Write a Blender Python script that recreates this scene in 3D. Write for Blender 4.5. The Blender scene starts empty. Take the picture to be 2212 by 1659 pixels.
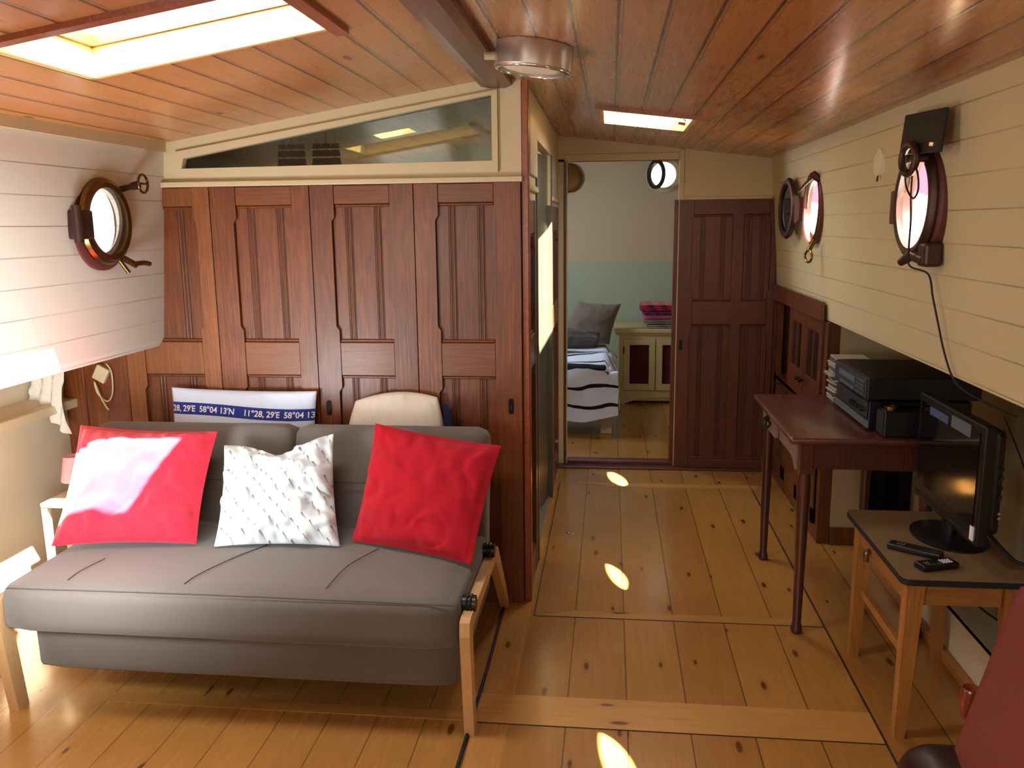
import bpy, bmesh, math, random
from mathutils import Vector, Matrix, noise
random.seed(7)
S = bpy.context.scene
COL = S.collection
PI = math.pi
WL = {}

def lin(h):
    h = h.lstrip('#'); o = []
    for i in (0, 2, 4):
        c = int(h[i:i+2], 16)/255
        o.append(c/12.92 if c <= .04045 else ((c+.055)/1.055)**2.4)
    return (o[0], o[1], o[2], 1)

# ------------------------------------------------------------ materials
class NT:
    def __init__(s, name):
        s.m = bpy.data.materials.new(name); s.m.use_nodes = True
        s.t = s.m.node_tree; s.t.nodes.clear()
        s.out = s.t.nodes.new('ShaderNodeOutputMaterial')
    def n(s, typ, **kw):
        x = s.t.nodes.new(typ)
        for k, v in kw.items(): setattr(x, k, v)
        return x
    def set(s, sock, v):
        if isinstance(v, bpy.types.NodeSocket): s.t.links.new(v, sock)
        elif v is not None: sock.default_value = v
    def math(s, op, a, b=None, c=None, clamp=False):
        x = s.n('ShaderNodeMath', operation=op); x.use_clamp = clamp
        s.set(x.inputs[0], a)
        if b is not None: s.set(x.inputs[1], b)
        if c is not None: s.set(x.inputs[2], c)
        return x.outputs[0]
    def mix(s, f, a, b, blend='MIX'):
        x = s.n('ShaderNodeMix', data_type='RGBA', blend_type=blend)
        s.set(x.inputs[0], f); s.set(x.inputs[6], a); s.set(x.inputs[7], b)
        return x.outputs[2]
    def vec(s, x, y, z):
        c = s.n('ShaderNodeCombineXYZ')
        s.set(c.inputs[0], x); s.set(c.inputs[1], y); s.set(c.inputs[2], z)
        return c.outputs[0]
    def noise(s, v, scale, detail=3, rough=.55, dist=0):
        x = s.n('ShaderNodeTexNoise'); s.set(x.inputs['Vector'], v)
        x.inputs['Scale'].default_value = scale; x.inputs['Detail'].default_value = detail
        x.inputs['Roughness'].default_value = rough; x.inputs['Distortion'].default_value = dist
        return x.outputs['Fac']
    def pos(s):
        g = s.n('ShaderNodeNewGeometry'); p = s.n('ShaderNodeSeparateXYZ')
        s.t.links.new(g.outputs['Position'], p.inputs[0])
        return g.outputs['Position'], p.outputs[0], p.outputs[1], p.outputs[2]
    def rng(s, v, a, b, c=0., d=1.):
        x = s.n('ShaderNodeMapRange'); s.set(x.inputs[0], v)
        for i, q in enumerate((a, b, c, d)): x.inputs[i+1].default_value = q
        return x.outputs[0]
    def bsdf(s, color, rough=.5, metal=0, spec=.5, coat=0, bump=None, bstr=.2, bdist=.002, sheen=0):
        b = s.n('ShaderNodeBsdfPrincipled')
        s.set(b.inputs['Base Color'], color); s.set(b.inputs['Roughness'], rough)
        s.set(b.inputs['Metallic'], metal); s.set(b.inputs['Specular IOR Level'], spec)
        b.inputs['Coat Weight'].default_value = coat; b.inputs['Coat Roughness'].default_value = .15
        b.inputs['Sheen Weight'].default_value = sheen
        if bump is not None:
            k = s.n('ShaderNodeBump'); k.inputs['Strength'].default_value = bstr; k.inputs['Distance'].default_value = bdist
            s.set(k.inputs['Height'], bump); s.t.links.new(k.outputs[0], b.inputs['Normal'])
        s.t.links.new(b.outputs[0], s.out.inputs[0])
        return s.m

def plain(name, hexc, rough=.5, metal=0, spec=.5, coat=0, nz=.08, scale=30, sheen=0, bstr=.1):
    t = NT(name); p, x, y, z = t.pos()
    f = t.noise(p, scale, 3)
    c = lin(hexc)
    d = tuple(v*(1-nz*2) for v in c[:3])+(1,)
    col = t.mix(f, d, tuple(min(1, v*(1+nz)) for v in c[:3])+(1,))
    return t.bsdf(col, rough, metal, spec, coat, bump=f, bstr=bstr, sheen=sheen)

def wood(name, dark, light, along='z', across='x', pitch=None, off=0., groove=.004, gdark=.35, rough=.35,
         knots=0., vary=.2, bead=0., coat=.2, gscale=1., bumpg=.5, contrast=1., lines=None, cathedral=.5):
    t = NT(name); p, x, y, z = t.pos()
    ax = {'x': x, 'y': y, 'z': z}
    A = ax[along]; B = ax[across]; Cc = ax[[k for k in 'xyz' if k not in (along, across)][0]]
    rnd = 0.; gm = None
    if pitch:
        q = t.math('DIVIDE', t.math('SUBTRACT', B, off), pitch)
        idd = t.math('FLOOR', q)
        wn = t.n('ShaderNodeTexWhiteNoise', noise_dimensions='1D'); t.set(wn.inputs['W'], idd)
        rnd = wn.outputs['Value']
        fr = t.math('FRACT', q)
        e = t.math('MULTIPLY', t.math('MINIMUM', fr, t.math('SUBTRACT', 1., fr)), pitch)
        gm = t.rng(e, groove*.35, groove*.8, 0., 1.)
        if bead:
            e2 = t.math('ABSOLUTE', t.math('SUBTRACT', t.math('MULTIPLY', fr, pitch), bead))
            g2 = t.rng(e2, .001, .003, .45, 1.)
            gm = t.math('MULTIPLY', gm, g2)
    oi = t.n('ShaderNodeObjectInfo').outputs['Random']
    sh = t.math('MULTIPLY', rnd, 13.7) if pitch else t.math('MULTIPLY', oi, 9.3)
    v = t.vec(t.math('MULTIPLY', A, 1.1*gscale), t.math('ADD', t.math('MULTIPLY', B, 9*gscale), sh), t.math('ADD', t.math('MULTIPLY', Cc, 9*gscale), sh))
    n1 = t.noise(v, 1.6, 3, .5, .3)
    ringv = t.math('SINE', t.math('MULTIPLY', n1, 46.))
    ring = t.rng(ringv, -1, 1, 0, 1)
    v2 = t.vec(t.math('MULTIPLY', A, 3.*gscale), t.math('ADD', t.math('MULTIPLY', B, 90*gscale), sh), t.math('MULTIPLY', Cc, 90*gscale))
    n2 = t.noise(v2, 1., 4, .6)
    f = t.math('ADD', t.math('MULTIPLY', ring, .45*cathedral), t.math('MULTIPLY', n2, .9-.3*cathedral))
    f = t.rng(f, .5-.4/contrast, .5+.4/contrast, 0, 1)
    col = t.mix(f, lin(dark), lin(light))
    if pitch:
        hs = t.n('ShaderNodeHueSaturation')
        t.set(hs.inputs['Value'], t.rng(rnd, 0, 1, 1-vary, 1+vary)); t.set(hs.inputs['Hue'], t.rng(rnd, 0, 1, .497, .504))
        t.set(hs.inputs['Color'], col); col = hs.outputs[0]
    else:
        hs = t.n('ShaderNodeHueSaturation'); t.set(hs.inputs['Value'], t.rng(oi, 0, 1, .84, 1.14)); t.set(hs.inputs['Color'], col); col = hs.outputs[0]
    if knots:
        vv = t.vec(t.math('ADD', t.math('MULTIPLY', A, 2.1), t.math('MULTIPLY', rnd, 7.)) if pitch else t.math('MULTIPLY', A, 2.1),
                   t.math('MULTIPLY', B, 6.5), 0.)
        vo = t.n('ShaderNodeTexVoronoi', voronoi_dimensions='2D'); t.set(vo.inputs['Vector'], vv); vo.inputs['Scale'].default_value = 1.
        sp = t.n('ShaderNodeSeparateColor'); t.set(sp.inputs[0], vo.outputs['Color'])
        on = t.math('LESS_THAN', sp.outputs[0], knots)
        sz = t.rng(sp.outputs[1], 0, 1, .035, .085)
        kd = t.math('DIVIDE', vo.outputs['Distance'], sz)
        km = t.math('MULTIPLY', t.rng(kd, .7, 1.1, 1, 0), on)
        halo = t.math('MULTIPLY', t.rng(kd, 1., 3., .35, 0), on)
        dk = lin(dark); kc = (dk[0]*.32, dk[1]*.22, dk[2]*.2, 1)
        col = t.mix(halo, col, lin(dark)); col = t.mix(km, col, kc)
    big = t.noise(p, 1.7, 2)
    col = t.mix(t.rng(big, .35, .65, .0, .25), col, tuple(c*.75 for c in lin(dark)[:3])+(1,))
    h = n2
    if gm is not None:
        col = t.mix(t.rng(gm, 0, 1, 1-gdark, 0.), col, (.02, .008, .004, 1))
        h = t.math('ADD', t.math('MULTIPLY', n2, .12), gm)
    if lines:   # extra cross seams at given coordinates of the along axis
        for L in lines:
            e = t.math('ABSOLUTE', t.math('SUBTRACT', A, L))
            col = t.mix(t.rng(e, .0012, .0025, .7, 0), col, (.02, .008, .004, 1))
    return t.bsdf(col, t.rng(n2, 0, 1, rough*.85, rough*1.2), 0, .5, coat, bump=h, bstr=bumpg, bdist=.002)

def painted_boards(name, hexc, pitch, off, rough=.45, axis='z', strength=.55, warm=None):
    t = NT(name); p, x, y, z = t.pos()
    B = {'x': x, 'y': y, 'z': z}[axis]
    q = t.math('DIVIDE', t.math('SUBTRACT', B, off), pitch)
    fr = t.math('FRACT', q); e = t.math('MULTIPLY', t.math('MINIMUM', fr, t.math('SUBTRACT', 1., fr)), pitch)
    wn = t.n('ShaderNodeTexWhiteNoise', noise_dimensions='1D'); t.set(wn.inputs['W'], t.math('ROUND', q))
    gaps = t.noise(t.vec(t.math('MULTIPLY', y, 1.3), t.math('MULTIPLY', wn.outputs['Value'], 20.), 0.), 1.2, 1)
    w = t.rng(gaps, .4, .6, .2, 1)
    line = t.math('MULTIPLY', t.rng(e, .0008, .0022, 1, 0), w)
    soft = t.math('MULTIPLY', t.rng(e, 0, .006, 1, 0), .12)
    c = lin(hexc)
    f = t.noise(p, 2.2, 3)
    col = t.mix(f, tuple(v*.9 for v in c[:3])+(1,), c)
    col = t.mix(t.math('MULTIPLY', line, strength), col, (.10, .05, .025, 1))
    col = t.mix(soft, col, (.2, .14, .08, 1))
    h = t.math('SUBTRACT', t.math('MULTIPLY', t.noise(p, 60, 2), .1), line)
    return t.bsdf(col, rough, 0, .4, 0, bump=h, bstr=.4)

def glass(name, tint='#FFFFFF', refl=.12, rough=.02):
    t = NT(name)
    tr = t.n('ShaderNodeBsdfTransparent'); tr.inputs[0].default_value = lin(tint)
    gl = t.n('ShaderNodeBsdfGlossy'); gl.inputs['Roughness'].default_value = rough
    fr = t.n('ShaderNodeLayerWeight'); fr.inputs[0].default_value = .5
    sch = t.math('ADD', .04, t.math('MULTIPLY', t.math('POWER', fr.outputs['Facing'], 5.), .9))
    mx = t.n('ShaderNodeMixShader')
    t.set(mx.inputs[0], t.math('MULTIPLY', sch, refl*4, clamp=True))
    t.t.links.new(tr.outputs[0], mx.inputs[1]); t.t.links.new(gl.outputs[0], mx.inputs[2])
    t.t.links.new(mx.outputs[0], t.out.inputs[0])
    return t.m

def fabric(name, hexc, rough=.9, scale=900, nz=.12, sheen=.2, bstr=.25):
    t = NT(name); p, x, y, z = t.pos()
    f = t.noise(p, scale, 2); g = t.noise(p, 4, 3)
    c = lin(hexc)
    col = t.mix(f, tuple(v*(1-nz) for v in c[:3])+(1,), tuple(min(1, v*(1+nz)) for v in c[:3])+(1,))
    col = t.mix(t.rng(g, .3, .7, 0, .15), col, tuple(v*.7 for v in c[:3])+(1,))
    return t.bsdf(col, rough, 0, .2, 0, bump=f, bstr=bstr, bdist=.001, sheen=sheen)

# ------------------------------------------------------------ mesh builder
class MB:
    def __init__(s): s.b = bmesh.new()
    def _merge(s, t):
        me = bpy.data.meshes.new('tmp'); t.to_mesh(me); t.free(); s.b.from_mesh(me); bpy.data.meshes.remove(me)
    def box(s, x0, x1, y0, y1, z0, z1, bev=0, seg=1, mat=None):
        t = bmesh.new(); bmesh.ops.create_cube(t, size=1)
        for v in t.verts:
            v.co = Vector(((x0+x1)/2+v.co.x*(x1-x0), (y0+y1)/2+v.co.y*(y1-y0), (z0+z1)/2+v.co.z*(z1-z0)))
        if bev: bmesh.ops.bevel(t, geom=t.edges[:], offset=bev, segments=seg, affect='EDGES', profile=.5)
        if mat is not None: bmesh.ops.transform(t, matrix=mat, verts=t.verts)
        s._merge(t); return s
    def frust(s, p0, p1, r0, r1=None, seg=20, sq=False, cap=True):
        p0 = Vector(p0); p1 = Vector(p1); r1 = r0 if r1 is None else r1
        t = bmesh.new(); d = p1-p0
        if sq: seg = 4; r0 *= 2**.5; r1 *= 2**.5
        bmesh.ops.create_cone(t, cap_ends=cap, segments=seg, radius1=r0, radius2=r1, depth=d.length)
        M = Matrix.Translation((p0+p1)/2) @ d.to_track_quat('Z', 'Y').to_matrix().to_4x4()
        if sq: M = Matrix.Translation((p0+p1)/2) @ Matrix.Shear('XY', 4, (0, 0)) @ d.to_track_quat('Z', 'Y').to_matrix().to_4x4() @ Matrix.Rotation(PI/4, 4, 'Z')
        bmesh.ops.transform(t, matrix=M, verts=t.verts); s._merge(t); return s
    def leg(s, p0, p1, a0, b0, a1, b1):   # rectangular tapered leg, p0 bottom centre, sizes in x,y
        vs = []
        for (p, a, b) in ((p0, a0, b0), (p1, a1, b1)):
            for sx, sy in ((-1, -1), (1, -1), (1, 1), (-1, 1)):
                vs.append(s.b.verts.new((p[0]+sx*a/2, p[1]+sy*b/2, p[2])))
        for f in ((3, 2, 1, 0), (4, 5, 6, 7), (0, 1, 5, 4), (1, 2, 6, 5), (2, 3, 7, 6), (3, 0, 4, 7)):
            s.b.faces.new([vs[i] for i in f])
        return s
    def lathe(s, c, axis, prof, seg=40, closed=False):   # prof: (radius, height along axis)
        c = Vector(c); ax = Vector(axis).normalized()
        u = ax.orthogonal().normalized(); w = ax.cross(u)
        rings = []
        for r, h in prof:
            rings.append([s.b.verts.new(c+ax*h+(u*math.cos(2*PI*k/seg)+w*math.sin(2*PI*k/seg))*max(r, 1e-4)) for k in range(seg)])
        m = len(rings); rr = range(m if closed else m-1)
        for i in rr:
            A = rings[i]; B = rings[(i+1) % m]
            for k in range(seg): s.b.faces.new((A[k], A[(k+1) % seg], B[(k+1) % seg], B[k]))
        if not closed:
            for R in (rings[0], rings[-1]):
                try: s.b.faces.new(R)
                except ValueError: pass
        return s
    def torus(s, c, axis, R, r, seg=32, ms=10):
        return s.lathe(c, axis, [(R+r*math.cos(2*PI*k/ms), r*math.sin(2*PI*k/ms)) for k in range(ms)], seg, True)
    def tube(s, pts, r, seg=8, n=6):
        P = [Vector(p) for p in pts]
        if n > 1 and len(P) > 2:
            Q = []
            for i in range(len(P)-1):
                a = P[max(i-1, 0)]; b = P[i]; c = P[i+1]; d = P[min(i+2, len(P)-1)]
                for k in range(n):
                    t = k/n
                    Q.append(.5*((2*b)+(c-a)*t+(2*a-5*b+4*c-d)*t*t+(3*b-a-3*c+d)*t**3))
            Q.append(P[-1]); P = Q
        up = Vector((0, 0, 1)); prev = None; rings = []
        for i, p in enumerate(P):
            d = (P[min(i+1, len(P)-1)]-P[max(i-1, 0)]).normalized()
            u = (prev - d*prev.dot(d)) if prev else (up.cross(d) if abs(d.z) < .95 else Vector((1, 0, 0)))
            if u.length < 1e-5: u = d.orthogonal()
            u.normalize(); prev = u; w = d.cross(u)
            rings.append([s.b.verts.new(p+(u*math.cos(2*PI*k/seg)+w*math.sin(2*PI*k/seg))*r) for k in range(seg)])
        for A, B in zip(rings, rings[1:]):
            for k in range(seg): s.b.faces.new((A[k], A[(k+1) % seg], B[(k+1) % seg], B[k]))
        s.b.faces.new(rings[0]); s.b.faces.new(rings[-1]); return s
    def prism(s, poly, f0, f1):   # poly of 2D points, f0/f1 map 2D -> 3D
        A = [s.b.verts.new(f0(p)) for p in poly]; B = [s.b.verts.new(f1(p)) for p in poly]
        s.b.faces.new(A); s.b.faces.new(B[::-1]); n = len(poly)
        for i in range(n): s.b.faces.new((A[i], B[i], B[(i+1) % n], A[(i+1) % n]))
        return s
    def xz(s, poly, y0, y1): return s.prism(poly, lambda p: (p[0], y0, p[1]), lambda p: (p[0], y1, p[1]))
    def xy(s, poly, z0, z1): return s.prism(poly, lambda p: (p[0], p[1], z0), lambda p: (p[0], p[1], z1))
    def yz(s, poly, x0, x1): return s.prism(poly, lambda p: (x0, p[0], p[1]), lambda p: (x1, p[0], p[1]))
    def xf(s, M): bmesh.ops.transform(s.b, matrix=M, verts=s.b.verts); return s
    def out(s, name, mat, parent=None, smooth=False, kind=None, **tags):
        me = bpy.data.meshes.new(name)
        bmesh.ops.recalc_face_normals(s.b, faces=s.b.faces)
        off = WL.get(parent.name, Vector((0, 0, 0))) if parent else Vector((0, 0, 0))
        if parent: bmesh.ops.translate(s.b, vec=-off, verts=s.b.verts)
        s.b.to_mesh(me); s.b.free()
        if smooth:
            for p in me.polygons: p.use_smooth = True
            if smooth == 'auto':
                try: me.set_sharp_from_angle(angle=math.radians(35))
                except Exception: pass
        me.materials.append(mat)
        o = bpy.data.objects.new(name, me); COL.objects.link(o)
        if parent: o.parent = parent
        WL[o.name] = off.copy()
        if kind: o['kind'] = kind
        tagit(o, **tags)
        return o

def tagit(o, label=None, cat=None, group=None):
    if label: o['label'] = label
    if cat: o['category'] = cat
    if group: o['group'] = group

def thing(name, label, cat, loc, group=None):
    o = bpy.data.objects.new(name, None); COL.objects.link(o); o.location = loc
    o.empty_display_size = .05
    WL[o.name] = Vector(loc); tagit(o, label, cat, group); return o

def sthing(name, loc):
    o = bpy.data.objects.new(name, None); COL.objects.link(o); o.location = loc
    WL[o.name] = Vector(loc); o['kind'] = 'structure'; return o

def cut(o, cutters):
    bpy.context.view_layer.update()
    for c in cutters:
        me = bpy.data.meshes.new('cut'); bmesh.ops.recalc_face_normals(c.b, faces=c.b.faces); c.b.to_mesh(me); c.b.free()
        k = bpy.data.objects.new('cut', me); COL.objects.link(k)
        m = o.modifiers.new('b', 'BOOLEAN'); m.operation = 'DIFFERENCE'; m.object = k; m.solver = 'EXACT'
        bpy.context.view_layer.update()
        ev = o.evaluated_get(bpy.context.evaluated_depsgraph_get())
        nm = bpy.data.meshes.new_from_object(ev); o.modifiers.clear(); o.data = nm
        bpy.data.objects.remove(k)

# ------------------------------------------------------------ palette
M = {}
M['floor'] = wood('pine_floor', '#96642A', '#BC8A48', 'y', 'x', .2, .07, .004, .3, .24, knots=.62, vary=.09, coat=.35, bumpg=.12, contrast=.5, cathedral=.35)
M['floorx'] = wood('pine_cross', '#A8763A', '#C6964F', 'x', 'y', None, rough=.28, knots=.4, coat=.35, bumpg=.12, contrast=.5, cathedral=.4)
M['floor2'] = wood('pine_floor_side', '#A06C34', '#C4924E', 'y', 'x', .16, -.43, .003, .35, .26, knots=.6, vary=.09, coat=.35, bumpg=.12, contrast=.5, cathedral=.35)
M['ceilR'] = wood('ceiling_pine', '#A66A3C', '#BE8450', 'y', 'x', .1165, .015, .0075, .22, .27, knots=.2, vary=.08, bead=.011, coat=.3, bumpg=.12, contrast=.4, cathedral=.15)
M['ceilL'] = wood('ceiling_pine_port', '#AA6C36', '#C08650', 'y', 'x', .117, -.61, .0075, .22, .28, knots=.2, vary=.08, bead=.011, coat=.3, bumpg=.12, contrast=.4, cathedral=.15)
M['trimwood'] = wood('varnished_trim', '#783415', '#A2552A', 'y', 'x', None, rough=.3)
M['beam'] = wood('beam_wood', '#582614', '#7E4025', 'y', 'x', None, rough=.35, cathedral=.2)
M['dk'] = wood('old_oak', '#52260A', '#834416', 'z', 'x', None, rough=.42, contrast=.95, coat=.05, cathedral=.7)
M['dk2'] = wood('old_oak_warm', '#683815', '#96592A', 'z', 'x', None, rough=.42, contrast=.9, coat=.05, cathedral=.5)
M['dkh'] = wood('old_oak_rail', '#5E2E0C', '#8A4C1C', 'x', 'z', None, rough=.42, contrast=.9, coat=.05, cathedral=.4)
M['dkd'] = wood('mahogany', '#461C08', '#622C0E', 'z', 'x', None, rough=.42, contrast=1.1, coat=.05)
M['dkdh'] = wood('mahogany_rail', '#461C08', '#622C0E', 'x', 'z', None, rough=.42, contrast=1.1, coat=.05)
M['dky'] = wood('mahogany_side', '#4C2310', '#74401C', 'z', 'y', None, rough=.3, contrast=1.1, coat=.25)
M['bead'] = plain('groove_shadow', '#27100A', .6)  # near-black for painted groove and recess shade, also real joints and keyholes
M['white'] = plain('cream_paint', '#CBBB94', .42, nz=.03, scale=3)
M['whiteg'] = plain('cream_paint_cool', '#CDBFA2', .5, nz=.04, scale=3)
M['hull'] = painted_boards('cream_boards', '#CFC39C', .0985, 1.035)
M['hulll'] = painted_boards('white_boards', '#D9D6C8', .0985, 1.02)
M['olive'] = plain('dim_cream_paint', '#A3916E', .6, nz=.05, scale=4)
M['green'] = plain('pale_green_paint', '#A9B298', .6, nz=.03, scale=2)
M['bed_wall'] = plain('bedroom_paint', '#C1AD90', .6, nz=.03, scale=2)
M['grey'] = fabric('grey_upholstery', '#665F58')
M['greyd'] = plain('grey_seam', '#3E3835', .9)
M['birch'] = wood('birch', '#C79C68', '#E3BF8D', 'z', 'x', None, rough=.4, contrast=.8, cathedral=.2)
M['black'] = plain('black_plastic', '#0E0E0F', .35, nz=.02, bstr=.02)
M['blackm'] = plain('black_rubber', '#141415', .7, nz=.05)
M['screen'] = plain('tv_glass', '#050506', .09, nz=0, bstr=0)
M['red'] = fabric('red_cotton_lit', '#CC2238', scale=700, sheen=.3)  # lightened red: sun and glare on the left pillow put into it
M['redd'] = fabric('red_cotton_shaded', '#A30D1F', scale=700, sheen=.1)  # darker copy of that red for the pillow out of the sun
M['wht'] = fabric('white_cotton', '#D5E2F6', scale=700, nz=.03)
M['cream'] = fabric('cream_cotton', '#DCD2C2', scale=700, nz=.04)
M['navy'] = fabric('navy_cotton', '#2B3A8C', scale=700)
M['navyd'] = fabric('dark_navy_cotton', '#171A33', scale=700)
M['print'] = plain('white_print', '#F0F0F4', .8, nz=0)
M['brass'] = plain('aged_brass', '#7D6038', .3, metal=1, nz=.2, scale=25)
M['bronze'] = plain('dark_bronze', '#4A332B', .4, metal=.6, nz=.2, scale=20)
M['bronzer'] = plain('painted_flange', '#5C2F2C', .45, metal=.1, nz=.15, scale=20)
M['steel'] = plain('brushed_steel', '#D2CCC2', .3, metal=.8, nz=.08, scale=120)
M['chrome'] = plain('chrome', '#D8D8D8', .12, metal=1, nz=0)
M['opal'] = plain('opal_glass', '#E9E2C8', .35, nz=0)
M['glass'] = glass('window_glass')
M['glassd'] = glass('dim_glass', '#8F9690', .35)
M['glasst'] = glass('transom_glass', '#A9B0AA', .3)
M['lam'] = plain('worn_laminate', '#8A7250', .38, nz=.12, scale=14)
M['pine'] = wood('table_pine', '#8E5A28', '#B9803E', 'z', 'x', None, rough=.45, knots=.3, cathedral=.6)
M['pineh'] = wood('table_pine_rail', '#8E5A28', '#B37A3C', 'x', 'z', None, rough=.45, cathedral=.6)
M['desk'] = wood('desk_mahogany', '#43211A', '#613428', 'y', 'x', None, rough=.28, coat=.3, cathedral=.3, contrast=.8)
M['deskf'] = plain('desk_lit_front', '#8C7262', .35, nz=.15, scale=9)  # paler than the desk: light from the side put into the colour
M['deskl'] = wood('desk_leg', '#3A1710', '#552A1C', 'z', 'x', None, rough=.3, coat=.3, cathedral=.3)
M['leather'] = plain('oxblood_leather', '#7C3A34', .38, nz=.15, scale=180, bstr=.3)
M['leatherd'] = plain('dark_leather', '#2A1210', .4, nz=.1, scale=180, bstr=.3)
M['iron'] = plain('dark_iron', '#1B1512', .5, metal=.7)
M['sidedoor'] = plain('olive_lacquer', '#565342', .35, nz=.2, scale=6, coat=.1)
M['cdw'] = plain('clear_plastic_case', '#A8A29C', .25, nz=.1)
M['cdb'] = plain('printed_case_spine', '#5B5450', .35, nz=.3, scale=60)
M['lcd'] = plain('display_glass', '#5A6C72', .2, nz=.1)
M['bluef'] = plain('blue_reflection', '#4A5A86', .3, nz=.1)
M['chest'] = plain('cream_cabinet_paint', '#BBAB7A', .5, nz=.06, scale=8)
M['curt'] = fabric('maroon_cloth', '#4A1416')
M['pgrey'] = fabric('taupe_linen', '#6A5F56')
M['pdark'] = fabric('charcoal_satin', '#3E3A38', rough=.5)
M['sill'] = wood('red_sill', '#4A1C10', '#64301C', 'x', 'y', None, rough=.35)

def stripes():
    t = NT('striped_duvet'); p, x, y, z = t.pos()
    s_ = t.math('ADD', t.math('MULTIPLY', z, 1.), t.math('MULTIPLY', y, -.62))
    s_ = t.math('ADD', s_, t.math('MULTIPLY', t.noise(p, 5, 2), .03))
    f = t.math('FRACT', t.math('MULTIPLY', s_, 8.6))
    m = t.math('LESS_THAN', f, .17)
    col = t.mix(m, lin('#D4DCF2'), lin('#15161F'))
    return t.bsdf(col, .9, 0, .2, sheen=.1)
M['stripe'] = stripes()

def knitprint():
    t = NT('knit_print_cotton')
    uv = t.n('ShaderNodeUVMap'); sp = t.n('ShaderNodeSeparateXYZ'); t.t.links.new(uv.outputs[0], sp.inputs[0])
    u, v = sp.outputs[0], sp.outputs[1]
    w = t.noise(t.vec(u, v, 0.), 3.5, 2)
    a = t.math('ADD', t.math('ADD', t.math('MULTIPLY', u, .8), t.math('MULTIPLY', v, .62)), t.math('MULTIPLY', w, .14))
    b = t.math('SUBTRACT', t.math('MULTIPLY', v, .8), t.math('MULTIPLY', u, .62))
    q = t.math('MULTIPLY', a, 8.)
    f = t.math('FRACT', q); idd = t.math('FLOOR', q)
    br = t.math('ADD', t.math('MULTIPLY', b, 12.), t.math('MULTIPLY', idd, .37))
    fb = t.math('FRACT', br)
    zig = t.math('ADD', .5, t.math('MULTIPLY', t.math('SUBTRACT', fb, .5), .16))
    d = t.math('ABSOLUTE', t.math('SUBTRACT', f, zig))
    wn = t.n('ShaderNodeTexWhiteNoise', noise_dimensions='2D')
    t.set(wn.inputs['Vector'], t.vec(idd, t.math('FLOOR', br), 0.))
    on = t.math('MULTIPLY', t.math('GREATER_THAN', wn.outputs['Value'], .18), t.rng(fb, .05, .9, .1, 1))
    m = t.math('MULTIPLY', t.rng(d, .03, .075, 1, 0), on)
    soft = t.math('MULTIPLY', t.rng(d, .05, .3, .3, 0), on)
    pz = t.noise(t.vec(u, v, 0.), 14, 3)
    col = t.mix(t.rng(pz, .4, .65, 0, .5), lin("#D8E0E4"), lin("#BCC2C4"))
    col = t.mix(soft, col, lin('#B9ADA8')); col = t.mix(t.math('MULTIPLY', m, .9), col, lin('#6B5F5A'))
    return t.bsdf(col, .9, 0, .2, bump=pz, bstr=.3, bdist=.004)
M['knit'] = knitprint()
def plaid(nm, a, b, sc):
    t = NT(nm); p, x, y, z = t.pos()
    f = t.math('FRACT', t.math('MULTIPLY', t.math('ADD', x, t.math('MULTIPLY', z, .7)), sc))
    col = t.mix(t.rng(f, .4, .6, 0, 1), lin(a), lin(b))
    return t.bsdf(col, .95, 0, .1, sheen=.3, bump=t.noise(p, 300, 2), bstr=.6)
M['b1'] = plaid('red_plaid_wool', '#C21B3A', '#6A1230', 9)
M['b2'] = plaid('plum_wool', '#6A2A4A', '#4A1A38', 14)
M['b3'] = plaid('pink_wool', '#C0508A', '#B04478', 5)
M['b4'] = plaid('tan_wool', '#8A7A68', '#7A6A58', 5)
M['b5'] = plaid('grey_wool', '#8F8580', '#7A706C', 6)

# ------------------------------------------------------------ room shell
YB, YF = 3.46, 5.60
def zc(x):   # ceiling height
    return 1.942+(x+1.822)*(2.158-1.942)/1.372 if x < -.45 else 2.160-(x+.45)*(2.160-1.984)/1.436
# floor
MB().box(-.315, 1.7, -2.6, 5.62, -.05, 0).out('floor', M['floor'], kind='structure')
MB().box(-2.5, -.315, -2.6, 5.62, -.05, 0).out('floor', M['floor2'], kind='structure')
MB().box(-2.5, 1.7, 5.62, 9.2, -.05, -.0).out('floor', M['floor'], kind='structure')
MB().box(-.46, .866, 2.525, 2.70, 0, .0016).out('trim_1', M['floorx'], kind='structure')
MB().box(-1.75, -.46, 2.53, 2.585, 0, .0016).out('trim_2', M['floorx'], kind='structure')
MB().xy([(-.30, 3.315), (.864, 3.315), (.80, 3.375), (-.13, 3.375)], 0, .0018).out('trim_3', M['floorx'], kind='structure')
MB().xy([(-.215, 5.205), (.05, 5.12), (.90, 5.14), (.93, 5.205)], 0, .0018).out('trim_4', M['floorx'], kind='structure')
# dark seams round the floor hatch
MB().box(.863, .867, 1.2, 5.19, 0, .0022).box(-.302, -.2985, 3.315, 5.2, 0, .0022).box(-.30, .864, 3.3135, 3.316, 0, .0022).box(-.46, .866, 2.522, 2.525, 0, .0022).out('trim_5', M['bead'], kind='structure')
MB().box(-.33, 1.0, 5.515, 5.60, 0, .012, .003).box(-.30, .43, 5.60, 5.68, 0, .035, .004).out('trim_6', M['sill'], kind='structure')
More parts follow.
